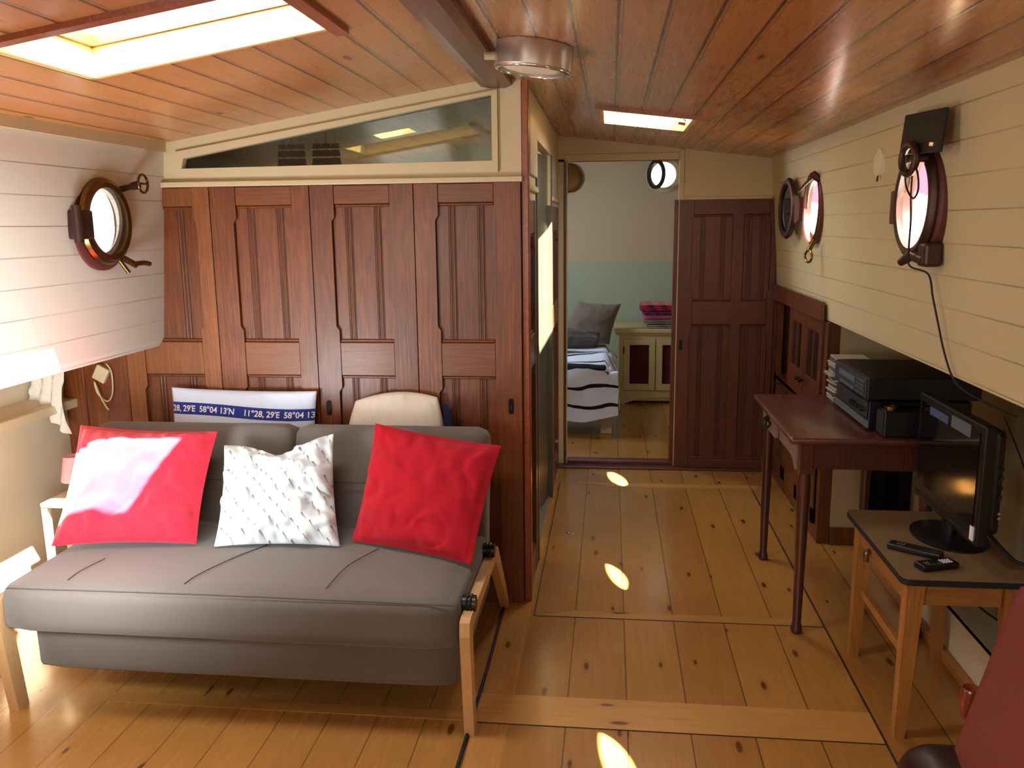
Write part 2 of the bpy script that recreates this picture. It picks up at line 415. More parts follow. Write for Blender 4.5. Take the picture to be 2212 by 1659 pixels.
# ceilings (two pitched boarded slabs)
SKL = (-1.43, -.735, 1.885, 2.345)
SKR = (-.055, .385, 4.02, 4.67)
SKS = (-1.20, -.98, 4.30, 4.52)
cl = MB().xz([(-1.95, zc(-1.95)), (-.45, zc(-.4501)), (-.45, 2.23), (-1.95, 2.01)], -2.6, 5.65).out('ceiling', M['ceilL'], kind='structure')
cr = MB().xz([(-.45, 2.160), (1.12, zc(1.12)), (1.12, 2.05), (-.45, 2.23)], -2.6, 5.65).out('ceiling', M['ceilR'], kind='structure')
cut(cl, [MB().box(*SKL, 1.8, 2.5), MB().box(*SKS, 1.8, 2.5)])
cut(cr, [MB().box(*SKR, 1.8, 2.5)])
MB().xz([(-.515, 2.152), (-.505, 2.125), (-.47, 2.118), (-.41, 2.118), (-.385, 2.128), (-.385, 2.158)], -2.6, 3.455).out('beam', M['beam'], kind='structure')

M['hatch'] = plain('hatch_frame_paint', '#4A3616', .5)
M['wellg'] = plain('golden_well_wood', '#E2B868', .4, nz=.1, scale=10)
def skylight(idx, r, trim, leaf_glass, nb=.028, H=.08, near=None):
    x0, x1, y0, y1 = r
    s = sthing('window_%d' % idx, ((x0+x1)/2, (y0+y1)/2, zc(x0)))
    t = .018; lo = min(zc(x0), zc(x1)); e = .0
    m = MB()
    def wall(ax0, ax1, ay0, ay1):
        m.prism([(ax0, ay0), (ax1, ay0), (ax1, ay1), (ax0, ay1)], lambda p: (p[0], p[1], zc(p[0])+.001), lambda p: (p[0], p[1], zc(p[0])+H))
    wall(x0, x0+t, y0, y1); wall(x1-t, x1, y0, y1); wall(x0, x1, y0, y0+t); wall(x0, x1, y1-t, y1)
    m.out('well', M['wellg'], s)
    m = MB()
    f = lambda p: (p[0], p[1], zc(p[0])+H); g = lambda p: (p[0], p[1], zc(p[0])+H+.03)
    w = nb
    for q in ((x0, x0+w, y0, y1), (x1-w, x1, y0, y1), (x0, x1, y0, y0+(near or w)), (x0, x1, y1-w, y1)):
        m.prism([(q[0], q[2]), (q[1], q[2]), (q[1], q[3]), (q[0], q[3])], f, g)
    m.out('hatch_frame', M['hatch'], s)
    MB().prism([(x0, y0), (x1, y0), (x1, y1), (x0, y1)], lambda p: (p[0], p[1], zc(p[0])+H+.031), lambda p: (p[0], p[1], zc(p[0])+H+.036)).out('pane', M['glass'], s)
    if trim:
        m = MB(); k = .035
        f = lambda p: (p[0], p[1], zc(p[0])-.014); g = lambda p: (p[0], p[1], zc(p[0])+.002)
        for q in trim:
            m.prism([(q[0], q[2]), (q[1], q[2]), (q[1], q[3]), (q[0], q[3])], f, g)
        m.out('frame', M['trimwood'], s)
    return s
x0, x1, y0, y1 = SKL
skylight(1, SKL, [(x0-.06, x1+.05, y0-.035, y0), (x1, x1+.035, y0, y1+.02)], 1, near=.10)
x0, x1, y0, y1 = SKR
s = skylight(2, SKR, [(x0-.02, x1+.05, y0-.04, y0)], 1)
MB().frust((x1-.02, y1-.17, zc(x1)+.03), (x1-.055, y1-.17, zc(x1)+.035), .016, .013).out('catch', M['chrome'], s, smooth='auto')
MB().tube([(.02, y0+.05, zc(.02)+.078), (.03, y0+.16, zc(.03)+.02), (.028, y0+.2, zc(.03)+.01)], .003).out('stay', M['iron'], s)
skylight(3, SKS, None, 1)

# hull sides
PR = [(2.97, 1.655, .150), (4.50, 1.665, .150), (1.55, 1.655, .17)]
PL = [(3.0, 1.627, .122), (1.1, 1.627, .122)]
def mir(poly): return poly
def flared(xs, cy, cz, r, ext, n=40):
    # round hole whose far side opens out through the thickness of the hull
    m = MB(); R = []
    for k_, x in enumerate(xs):
        e = ext if k_ == 2 else 0
        R.append([m.b.verts.new((x, cy+e/2+(r+e/2)*math.cos(2*PI*k/n), cz+r*math.sin(2*PI*k/n))) for k in range(n)])
    for A, B in zip(R, R[1:]):
        for k in range(n): m.b.faces.new((A[k], A[(k+1) % n], B[(k+1) % n], B[k]))
    m.b.faces.new(R[0]); m.b.faces.new(R[-1][::-1]); return m
wr = MB().xz([(.983, 2.0), (1.052, 1.125), (1.095, 1.125), (1.03, 2.0)], -2.6, YF).out('wall_right', M['hull'], kind='structure')
cut(wr, [flared((.9, 1.0, 1.13), a, b, {2.97: .145, 4.50: .132}.get(a, .168), .42) for a, b, r in PR])
wl = MB().xz([(-1.819, 1.96), (-1.892, 1.135), (-1.899, 1.115), (-1.912, 1.105), (-1.94, 1.105), (-1.86, 1.96)], -2.6, YB).out('wall_left', M['hulll'], kind='structure')
cut(wl, [flared((-1.75, -1.86, -1.96), a, b, .118, .24) for a, b, r in PL])
MB().xz([(-2.37, 0), (-2.37, .87), (-2.43, .90), (-2.44, 1.14), (-1.93, 1.12), (-1.93, 1.17), (-2.5, 1.19), (-2.5, 0)], -2.6, YB).out('wall_left', M['whiteg'], kind='structure')
MB().box(-2.37, -2.318, -2.6, YB, .832, .872, .006, 2).out('trim_7', M['white'], kind='structure')
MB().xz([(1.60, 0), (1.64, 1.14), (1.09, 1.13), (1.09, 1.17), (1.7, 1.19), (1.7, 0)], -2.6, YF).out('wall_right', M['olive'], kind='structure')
MB().box(-1.90, -1.812, -2.6, YB, 1.905, 1.955).xf(Matrix.Identity(4)).out('trim_8', M['white'], kind='structure')
MB().box(-2.5, 1.7, -2.66, -2.6, 0, 2.3).out('wall_back', M['white'], kind='structure')
# low ledge along the starboard side
MB().box(1.25, 1.30, 1.2, 3.13, 0, .205).box(1.25, 1.62, 1.2, 3.13, .19, .206).out('wall_right', M['whiteg'], kind='structure')
MB().box(1.25, 1.62, 3.13, 4.24, 0, .155).out('wall_right', M['whiteg'], kind='structure')
MB().box(1.222, 1.25, 1.2, 4.24, 0, .045, .008, 2).out('baseboard_right', M['pineh'], kind='structure')

# left bulkhead : doors as panelling, white transom band over them
def notch_stile(m, u0, u1, z0, z1, side, spans, d0, d1, nt=.012):
    # board from u0..u1; the inner edge (side=+1 right edge, -1 left edge, 0 both) is chamfered back between spans
    def edge(u, sg, up):
        pts = []
        sp = spans if up else spans[::-1]
        for a, b in sp:
            if up: pts += [(u, a+.05), (u-sg*nt, a+.068), (u-sg*nt, b-.068), (u, b-.05)]
            else: pts += [(u, b-.05), (u-sg*nt, b-.068), (u-sg*nt, a+.068), (u, a+.05)]
        return pts
    poly = [(u1, z0)]
    if side in (1, 2): poly += edge(u1, 1, True)
    poly += [(u1, z1), (u0, z1)]
    if side in (-1, 2): poly += edge(u0, -1, False)
    poly += [(u0, z0)]
    m.prism(poly, lambda p: (p[0], d0, p[1]), lambda p: (p[0], d1, p[1]))

def paneldoor(name, u0, u1, sl, sr, rails, T, wst, wr_, wp, key=None, mids=(), s=None, loc=(0, 0, 0), zlow=None):
    """u along the wall, depth d toward the viewer is negative y; T places it"""
    s = s or sthing(name, loc)
    spans = [(rails[i][1], rails[i+1][0]) for i in range(len(rails)-1)]
    z0, z1 = rails[0][0], rails[-1][1]
    g = .002
    m = MB()
    notch_stile(m, u0+g, u0+sl, z0, z1, 1, spans, 0, -.028)
    notch_stile(m, u1-sr, u1-g, z0, z1, -1, spans, 0, -.028)
    m.xf(T).out('stile', wst, s)
    m = MB()
    for a, b in rails: m.box(u0+sl, u1-sr, -.026, 0, a, b, .003)
    m.xf(T).out('rail', wr_, s)
    cols = [u0+sl]+[c for c in mids]+[u1-sr]
    if mids:
        m = MB()
        for c in mids: m.box(c-.035, c+.035, -.0265, 0, z0, z1, .003)
        m.xf(T).out('stile', wst, s)
    for (a, b) in spans:
        for i in range(len(cols)-1):
            p0 = cols[i]+(.035 if i else 0); p1 = cols[i+1]-(.035 if i+1 < len(cols)-1 else 0)
            m = MB(); m.box(p0-.01, p1+.01, -.010, 0, a-.01, b+.01)
            w = p1-p0
            bd = [p0+w*.24, p1-w*.24] if w > .12 else [p0+w*.5]
            for q in bd:
                for k in (-.008, .008):
                    m.lathe((q+k, -.010, a), (0, 0, 1), [(.0035, 0), (.0035, b-a)], 8)
            # ovolo strip at panel head and foot
            m.box(p0, p1, -.020, -.008, b-.012, b, .004); m.box(p0, p1, -.020, -.008, a, a+.012, .004)
            pm = m.xf(T).out('panel', wp, s, smooth='auto')
            m = MB()
            for q in bd:
                for k in (-.0145, 0, .0145): m.box(q+k-.0015, q+k+.0015, -.0108, -.0095, a+.012, b-.012)
            m.xf(T).out('groove', M['bead'], pm)  # dark strips between the beads carry the groove shade as colour
    if key:
        m = MB(); kx, kz = key
        m.prism([(kx+.011*math.cos(t), kz+(.022 if math.sin(t) > 0 else -.022)+.011*math.sin(t)) for t in [2*PI*i/16 for i in range(16)]], lambda p: (p[0], -.028, p[1]), lambda p: (p[0], -.031, p[1]))
        kp = m.xf(T).out('keyhole_plate', M['iron'], s)
        MB().box(kx-.0025, kx+.0025, -.033, -.0305, kz-.012, kz+.004).xf(T).out('keyhole', M['bead'], kp)
    return s
TB = Matrix.Translation((0, YB, 0))
RB = [(0, .13), (.985, 1.125), (1.687, 1.762)]
paneldoor('door_1', -2.06, -1.636, .085, .075, RB, TB, M['dk2'], M['dk2'], M['dk'])
paneldoor('door_2', -1.636, -1.212, .11, .075, RB, TB, M['dk'], M['dkh'], M['dk'])
paneldoor('door_3', -1.212, -.783, .10, .098, RB, TB, M['dk'], M['dkh'], M['dk'], key=(-1.172, .847))
paneldoor('door_4', -.783, -.352, .098, .108, RB, TB, M['dk'], M['dkh'], M['dk'], key=(-.399, .863))
MB().box(-2.44, -2.06, YB-.012, YB+.02, 0, 1.14).box(-2.30, -2.27, YB-.024, YB-.012, 0, 1.14, .004).box(-2.17, -2.06, YB-.028, YB-.012, 0, 1.12, .004).out('wall_front', M['dk'], kind='structure')
MB().box(-1.9, -.335, YB, YB+.02, 0, 1.765).out('wall_front', M['dkd'], kind='structure')
# transom frame
def quad_ring(outer, inner, y0, y1):
    m = MB()
    for i in range(4):
        j = (i+1) % 4
        m.xz([outer[i], outer[j], inner[j], inner[i]], y0, y1)
    return m
O = [(-1.84, 1.784), (-.350, 1.784), (-.350, 2.20), (-1.84, 1.965)]
Mi = [(-1.775, 1.803), (-.441, 1.803), (-.441, 2.112), (-1.770, 1.905)]
I = [(-1.745, 1.838), (-.464, 1.846), (-.464, 2.094), (-1.735, 1.878)]
quad_ring(O, Mi, YB-.012, YB+.03).out('wall_front', M['white'], kind='structure')
w4 = sthing('window_4', (-1.1, YB, 1.8))
quad_ring(Mi, I, YB-.026, YB+.02).out('frame', M['white'], w4)
MB().xz(I, YB+.004, YB+.008).out('pane', M['glasst'], w4)
MB().box(-1.85, -.345, YB-.036, YB+.01, 1.764, 1.786, .004, 2).out('trim_9', M['white'], kind='structure')
MB().box(-.352, -.322, YB-.008, YB+.045, 0, 2.168, .004).out('trim_10', M['trimwood'], kind='structure')

# passage side wall (x = -.33), door opening y 3.95..4.88
XP = -.33
TP = Matrix(((0, -1, 0, XP-.028), (1, 0, 0, 0), (0, 0, 1, 0), (0, 0, 0, 1)))
paneldoor('door_5', 3.51, 3.90, .09, .10, [(0, .13), (.985, 1.125), (1.56, 1.70)], TP, M['dky'], M['dky'], M['dky'])
paneldoor('door_6', 4.93, 5.58, .09, .09, [(0, .13), (.985, 1.125), (1.56, 1.70)], TP, M['dky'], M['dky'], M['dky'])
m = MB()
m.box(XP-.05, XP-.004, 3.50, 3.95, 1.70, 2.2).box(XP-.05, XP-.004, 4.88, 5.6, 1.70, 2.2).box(XP-.05, XP-.004, 3.95, 4.88, 1.975, 2.2)
m.out('wall_left', M['white'], kind='structure')
m = MB().box(XP-.05, XP-.03, 3.50, 3.95, 0, 1.70).box(XP-.05, XP-.03, 4.88, 5.6, 0, 1.70)
m.out('wall_left', M['dky'], kind='structure')
MB().box(XP-.05, XP+.008, 3.51, 3.93, 1.735, 1.76, .003).box(XP-.05, XP+.008, 4.90, 5.59, 1.725, 1.75, .003).out('trim_11', M['white'], kind='structure')
MB().box(XP-.055, XP+.004, 3.90, 3.945, 0, 1.975, .003).box(XP-.055, XP+.004, 4.885, 4.93, 0, 1.975, .003).out('trim_12', M['sidedoor'], kind='structure')
MB().box(XP-.004, XP+.006, 3.55, 3.90, 1.80, 2.05, .003).out('trim_13', M['white'], kind='structure')
# the side door, standing a little ajar
d = sthing('door_7', (XP-.03, 4.88, 0))
Md = Matrix.Translation((XP-.03, 4.88, 0)) @ Matrix.Rotation(math.radians(-7), 4, 'Z') @ Matrix.Translation((-XP+.03, -4.88, 0))
MB().box(XP-.058, XP-.02, 4.28, 4.875, .02, 1.965, .003).xf(Md).out('leaf', M['sidedoor'], d)
h = MB().lathe((XP-.02, 4.34, 1.40), (1, 0, 0), [(.022, 0), (.022, .006), (.010, .008), (.010, .045)], 20).tube([(XP+.02, 4.34, 1.40), (XP+.026, 4.29, 1.398), (XP+.022, 4.17, 1.385)], .010, 10)
h.xf(Md).out('handle', M['chrome'], d, smooth='auto')
MB().box(XP-.02, XP-.016, 4.31, 4.335, 1.26, 1.36, .001).xf(Md).out('latch_plate', M['steel'], d)
MB().box(-.42, -.345, 3.95, 4.88, 0, .012, .003).out('trim_14', M['steel'], kind='structure')
# shell of the side cabin behind
MB().box(-2.0, -1.95, YB+.02, 5.65, 0, 2.2).box(-2.5, -.34, 5.60, 5.66, 0, 2.3).out('wall_far', M['olive'], kind='structure')

# far bulkhead y=5.6
MB().xz([(-.36, 1.985), (.998, 1.985), (1.0, zc(1.0)+.05), (-.36, 2.22)], YF, YF+.05).out('wall_far', M['white'], kind='structure')
MB().box(-.36, -.295, YF, YF+.05, 0, 2.0).box(.455, 1.06, YF, YF+.05, 1.74, 1.985).out('wall_far', M['white'], kind='structure')
MB().box(.425, .455, YF-.012, YF+.05, 0, 2.045, .003).box(-.295, .425, YF-.008, YF+.05, 1.985, 2.03, .003).out('trim_15', M['white'], kind='structure')
MB().box(.45, 1.0, YF-.014, YF, 1.735, 1.757, .003).out('trim_16', M['white'], kind='structure')
MB().box(-.297, -.282, YF-.01, YF+.05, 0, 1.985, .003).out('trim_17', M['dky'], kind='structure')
MB().box(-.282, -.277, YF-.004, YF+.05, 0, 1.985).out('trim_18', M['white'], kind='structure')
TF = Matrix.Translation((0, YF, 0))
paneldoor('door_8', .428, 1.03, .092, .045, [(0, .065), (.955, 1.105), (1.645, 1.738)], TF, M['dkd'], M['dkdh'], M['dkd'], key=(.456, .822), mids=(.795,))
MB().box(1.0, 1.1, YF-.01, YF+.06, 0, 1.2).box(.40, 1.1, YF+.002, YF+.05, 0, 1.74).out('wall_far', M['dkd'], kind='structure')

# bedroom shell
MB().box(-1.7, 1.1, 5.65, 8.4, 2.5, 2.55).out('ceiling', M['bed_wall'], kind='structure')
MB().box(-1.7, 1.1, 5.62, 5.66, 2.02, 2.55).out('wall_back', M['bed_wall'], kind='structure')
bw = MB().box(-1.6, 1.2, 8.3, 8.36, 1.245, 2.5).out('wall_far', M['bed_wall'], kind='structure')
PBX, PBZ = .485, 2.035
cut(bw, [MB().lathe((PBX, 8.0, PBZ), (0, 1, 0), [(.115, 0), (.115, .8)], 40)])
MB().box(-1.6, 1.2, 8.285, 8.36, 0, 1.245).out('wall_far', M['green'], kind='structure')
MB().box(1.0, 1.06, 5.65, 8.3, 0, 2.5).out('wall_right', M['bed_wall'], kind='structure')
MB().box(-1.66, -1.6, 5.65, 8.3, 0, 2.5).out('wall_left', M['bed_wall'], kind='structure')

# ------------------------------------------------------------ portholes
def porthole(name, label, xw, cy, cz, sg, rg, ro, depth, flange, leafm, leaf=True):
    """sg=+1 starboard wall (room is toward -x), -1 port wall"""
    ax = (-sg, 0, 0)
    t = thing(name, label, 'porthole', (xw, cy, cz))
    MB().lathe((xw, cy, cz), ax, [(rg+.014, -.02), (ro-.008, -.02), (ro, -.018), (ro, .010), (ro-.01, .018), (rg+.022, .022), (rg+.016, .016)], 48, True).out('flange', M[flange], t, smooth='auto')
    if leaf:
        MB().lathe((xw, cy, cz), ax, [(rg+.016, .012), (rg+.030, .012), (rg+.034, .028), (rg+.028, depth-.008), (rg+.014, depth), (rg-.003, depth-.005)], 48, True).out('leaf_frame', M[leafm], t, smooth='auto')
        MB().lathe((xw, cy, cz), ax, [(rg+.001, depth-.012), (rg+.001, depth-.008)], 48).out('glass_pane', M['glass'], t)
    else:
        MB().lathe((xw, cy, cz), ax, [(rg+.012, .004), (rg+.012, .008)], 48).out('glass_pane', M['glass'], t)
    return t
# port side
xw = -1.868
t = porthole('porthole', 'brass porthole with round glass in the white plank wall above the sofa side', xw+.008, 3.0, 1.627, -1, .124, .178, .050, 'bronzer', 'brass')
MB().box(xw+.015, xw+.07, 2.80, 2.875, 1.565, 1.665, .008, 2).frust((xw+.06, 2.795, 1.555), (xw+.06, 2.795, 1.68), .016).out('hinge', M['bronze'], t, smooth='auto')
def clampbolt(t, p, q, wheel, R=.03, mat='brass', axis=(1, 0, 0)):
    m = MB().frust(p, q, .013, .009).lathe(q, Vector(q)-Vector(p), [(.014, -.03), (.016, -.015), (.014, 0)], 16)
    c = m.out('clamp', M['bronze'], t, smooth='auto')
    if wheel:
        d = (Vector(q)-Vector(p)).normalized(); e = Vector(q)+d*.015
        w = MB().torus(e, axis, R, .005)
        w.tube([e+Vector((0, R, 0)), e-Vector((0, R, 0))], .004, 8, 1)
        w.out('wheel', M[mat], c, smooth=True)
clampbolt(t, (xw+.02, 3.11, 1.74), (xw+.075, 3.185, 1.765), True, .034)
m = MB().frust((xw+.02, 3.09, 1.50), (xw+.055, 3.15, 1.46), .012).tube([(xw+.05, 3.13, 1.465), (xw+.06, 3.19, 1.468), (xw+.06, 3.235, 1.462)], .010).frust((xw+.03, 3.07, 1.49), (xw+.05, 3.10, 1.435), .008)
m.out('clamp', M['brass'], t, smooth='auto')
# starboard near (with black board, coiled lead)
xw = 1.008
t = porthole('porthole', 'dark porthole nearest the camera on the right wall, cable looped over its glass', xw, 2.97, 1.655, 1, .150, .195, .045, 'bronzer', 'bronze')
MB().box(xw-.035, xw-.002, 3.145, 3.205, 1.585, 1.70, .006, 2).out('hinge', M['bronzer'], t)
m = MB().box(xw-.045, xw+.01, 2.80, 2.87, 1.455, 1.53, .01, 2).frust((xw-.03, 2.95, 1.49), (xw-.03, 2.83, 1.475), .02, .018).frust((xw-.03, 2.95, 1.49), (xw-.055, 2.99, 1.46), .02, .012)
m.out('clamp', M['bronze'], t)
wm = MB().torus((xw-.090, 2.865, 1.785), (1, .15, 0), .044, .012).tube([(xw-.090, 2.82, 1.785), (xw-.090, 2.91, 1.785)], .008, 8, 1).frust((xw-.01, 2.865, 1.785), (xw-.1, 2.865, 1.785), .013)
wm.out('wheel', M['bronze'], t, smooth='auto')
bt = thing('black_board', 'square black panel hung on the right wall above the nearest porthole', 'panel', (xw-.02, 3.04, 1.83))
Mb = Matrix.Translation((xw-.062, 2.845, 1.862)) @ Matrix.Rotation(math.radians(3), 4, 'X') @ Matrix.Rotation(math.radians(4), 4, 'Y')
MB().box(-.006, .006, -.175, .175, -.062, .062, .004, 2).xf(Mb).out('sheet', M['blackm'], bt)
MB().box(-.012, -.004, -.13, -.105, -.046, -.032, .002).xf(Mb).out('clip', M['steel'], bt)
xw2 = xw-.03
pts = [(xw-.105, 2.87, 1.80), (xw-.108, 2.845, 1.76), (xw-.09, 2.87, 1.735), (xw-.085, 2.91, 1.75), (xw-.08, 2.90, 1.70), (xw-.078, 2.84, 1.665), (xw-.078, 2.80, 1.69), (xw-.08, 2.81, 1.74), (xw-.08, 2.85, 1.755), (xw-.075, 2.87, 1.68), (xw-.07, 2.87, 1.60), (xw-.06, 2.90, 1.51), (xw-.055, 2.895, 1.455), (xw-.006, 2.868, 1.43), (xw+.0, 2.83, 1.36), (xw+.008, 2.79, 1.28), (xw+.02, 2.76, 1.20), (xw+.028, 2.70, 1.13), (xw+.05, 2.66, 1.095), (xw+.13, 2.62, 1.05), (xw+.18, 2.60, 1.03)]
MB().tube(pts, .0032, 8, 6).out('electric_lead', M['blackm'], label='thin black cable hanging down the right wall from the nearest porthole', cat='cable')
# starboard far, leaf folded open
t = porthole('porthole', 'farther porthole on the right wall with its glass leaf swung open', 1.008, 4.50, 1.665, 1, .150, .180, .06, 'bronzer', 'bronze', leaf=False)
ml = Matrix.Translation((.982, 4.745, 1.668)) @ Matrix.Rotation(math.radians(3), 4, 'Z')
m = MB().lathe((0, .185, 0), (-1, 0, 0), [(.125, 0), (.16, 0), (.165, .012), (.155, .026), (.135, .028), (.125, .02)], 44, True).xf(ml)
lf = m.out('leaf_frame', M['bronze'], t, smooth='auto')
MB().lathe((0, .185, 0), (-1, 0, 0), [(.128, .008), (.128, .013)], 44).xf(ml).out('glass_pane', M['glassd'], lf)
MB().box(.965, 1.002, 4.70, 4.745, 1.60, 1.72, .006, 2).frust((.968, 4.715, 1.59), (.968, 4.715, 1.73), .012).out('hinge', M['bronzer'], t)
m = MB().tube([(.98, 4.39, 1.815), (.96, 4.46, 1.79), (.945, 4.60, 1.745)], .007).frust((.995, 4.39, 1.80), (.965, 4.39, 1.825), .018)
m.out('clamp', M['bronze'], t, smooth='auto')
m = MB().frust((.99, 4.39, 1.505), (.962, 4.375, 1.455), .012).torus((.962, 4.37, 1.43), (1, .4, 0), .028, .006)
m.out('clamp', M['brass'], t, smooth='auto')
# off-camera portholes keep the light right
t = porthole('porthole', 'porthole on the right wall beside the camera, outside the picture', 1.008, 1.55, 1.655, 1, .170, .215, .05, 'bronzer', 'bronze')
t = porthole('porthole', 'porthole on the left wall beside the camera, outside the picture', -1.86, 1.1, 1.627, -1, .122, .178, .062, 'bronzer', 'brass')
# bedroom porthole
t = thing('porthole', 'small bright porthole with a dark ring leaf on the far bedroom wall', 'porthole', (PBX, 8.3, PBZ))
MB().lathe((PBX, 8.3, PBZ), (0, -1, 0), [(.113, -.03), (.165, 0), (.16, .012), (.118, .012)], 40, True).out('flange', M['white'], t, smooth='auto')
MB().lathe((PBX, 8.3, PBZ), (0, -1, 0), [(.118, -.02), (.118, -.015)], 40).out('glass_pane', M['glass'], t)
ml = Matrix.Translation((PBX-.135, 8.275, PBZ)) @ Matrix.Rotation(math.radians(-58), 4, 'Z')
MB().lathe((.13, 0, 0), (0, -1, 0), [(.10, 0), (.13, 0), (.132, .02), (.122, .03), (.10, .02)], 40, True).xf(ml).out('leaf_frame', M['blackm'], t, smooth='auto')
MB().lathe((-.40, 8.28, 2.02), (0, -1, 0), [(.0, 0), (.13, 0), (.135, .01), (.12, .03), (.09, .035), (0, .035)], 40).out('wall_mirror', M['brass'], smooth='auto', label='round brass disc on the bedroom wall beside the door frame', cat='porthole cover')

MB().lathe((.997, 3.425, 1.812), (-1, 0, .05), [(.0, -.01), (.052, -.01), (.050, .010), (0, .014)], 28).out('vent_cover', plain('vent_paint', '#E6DCC4', .5), smooth='auto', label='small round white painted cover on the right plank wall between portholes', cat='cover')
MB().tube([(.99, 3.425, 1.765), (.988, 3.425, 1.742)], .003, 6, 1).out('wall_hook', M['iron'], label='tiny dark hook below the round white cover on the wall', cat='hook')

# ------------------------------------------------------------ ceiling lamp
cx_, cy_ = -.232, 2.735
nrm = Vector((-.122, 0, -1)).normalized()
top = Vector((cx_, cy_, zc(cx_)-.001))
t = thing('ceiling_lamp', 'round brushed steel ceiling lamp with opal glass beside the dark beam', 'lamp', top)
MB().lathe(top, nrm, [(.0, 0), (.117, 0), (.119, .004), (.119, .070), (.114, .076), (.100, .074), (.100, .062), (0, .062)], 64).out('housing', M['steel'], t, smooth='auto')
MB().lathe(top+nrm*.060, nrm, [(.099, 0), (.099, .008), (.07, .014), (0, .016)], 48).out('diffuser', M['opal'], t, smooth=True)
MB().lathe(top, nrm, [(.112, .070), (.117, .074), (.112, .079), (.101, .078)], 64, True).out('rim', M['chrome'], t, smooth=True)
MB().tube([(cx_-.11, cy_, zc(cx_)-.028), (cx_-.155, cy_-.01, zc(cx_)-.028)], .012, 12, 1).out('cable_clip', M['white'], t)

# ------------------------------------------------------------ sofa
sx0, sx1 = -1.965, -.452
sf = thing('sofa_bed', 'grey upholstered sofa bed with light wooden legs against the panelling', 'sofa', (-1.2, 2.9, 0))
def cushion(x0, x1, y0, y1, z0, z1, r, seg=6, nzs=.004, M_=None, dome=0):
    m = MB(); m.box(x0, x1, y0, y1, z0, z1)
    b = m.b
    bmesh.ops.subdivide_edges(b, edges=b.edges[:], cuts=14, use_grid_fill=True)
    c = Vector(((x0+x1)/2, (y0+y1)/2, (z0+z1)/2)); h = Vector(((x1-x0)/2, (y1-y0)/2, (z1-z0)/2))
    for v in b.verts:
        d = v.co-c
        inn = Vector((max(-(h.x-r), min(h.x-r, d.x)), max(-(h.y-r), min(h.y-r, d.y)), max(-(h.z-r), min(h.z-r, d.z))))
        e = d-inn
        if e.length > 1e-6: d = inn+e.normalized()*min(r, e.length if e.length < r else r)
        d.z += dome*(1-(d.x/h.x)**2)*(1-(d.y/h.y)**2)*(1 if d.z > 0 else 0)
        n = noise.noise((c+d)*4.5)
        d += d.normalized()*n*nzs
        v.co = c+d
    if M_ is not None: m.xf(M_)
    return m
cushion(sx0, sx1, 2.40, 3.12, .298, .470, .045, dome=.012).out('seat_cushion', M['grey'], sf, smooth=True)
cushion(-1.915, -.47, 2.475, 3.28, .135, .32, .035).out('storage_base', M['grey'], sf, smooth=True)
for a, b in ((-2.03, -1.212), (-1.206, -.452)):
    Mx = Matrix.Translation((0, 3.02, .42)) @ Matrix.Rotation(math.radians(-14), 4, 'X') @ Matrix.Translation((0, -3.02, -.42))
    cushion(a, b, 2.99, 3.16, .35, .862, .05, M_=Mx).out('back_cushion', M['grey'], sf, smooth=True)
# stitched seams
m = MB()
m.tube([(-1.205, 2.79, .485), (-1.27, 2.66, .487), (-1.33, 2.52, .483), (-1.35, 2.455, .476)], .0016, 6)
m.tube([(-.80, 2.79, .484), (-.86, 2.62, .486), (-.88, 2.455, .478)], .0016, 6)
m.tube([(-1.72, 2.62, .483), (-1.745, 2.52, .480), (-1.75, 2.455, .474)], .0016, 6)
m.tube([(-1.95, 2.409, .458), (-1.2, 2.407, .463), (-.46, 2.409, .458)], .0014, 6)
m.out('seam', M['greyd'], sf)
m = MB()
m.tube([(-1.95, 3.012, .652), (-1.25, 3.012, .652)], .0016, 6, 1); m.tube([(-1.18, 3.012, .652), (-.48, 3.012, .652)], .0016, 6, 1)
m.out('seam', M['greyd'], sf)
def legframe(xa, xb, nm='leg'):
    fr = [(2.405, .405), (2.40, .36), (2.445, 0), (2.497, 0), (2.462, .345), (2.475, .362), (3.0, .362), (3.035, .345), (3.375, 0), (3.43, 0), (3.10, .372), (3.07, .395), (3.03, .402), (2.43, .412)]
    m = MB(); m.yz(fr, xa, xb)
    return m.out('side_leg_frame', M['birch'], sf)
legframe(-.447, -.415); legframe(-2.008, -1.972)
for k, (yy, zz) in enumerate(((2.505, .425), (2.955, .425))):
    m = MB().frust((-.452, yy, zz), (-.41, yy, zz), .026, .026, 24)
    m.torus((-.425, yy, zz), (1, 0, 0), .027, .004).torus((-.437, yy, zz), (1, 0, 0), .027, .004)
    m.out('adjustment_knob', M['black'], sf, smooth='auto')

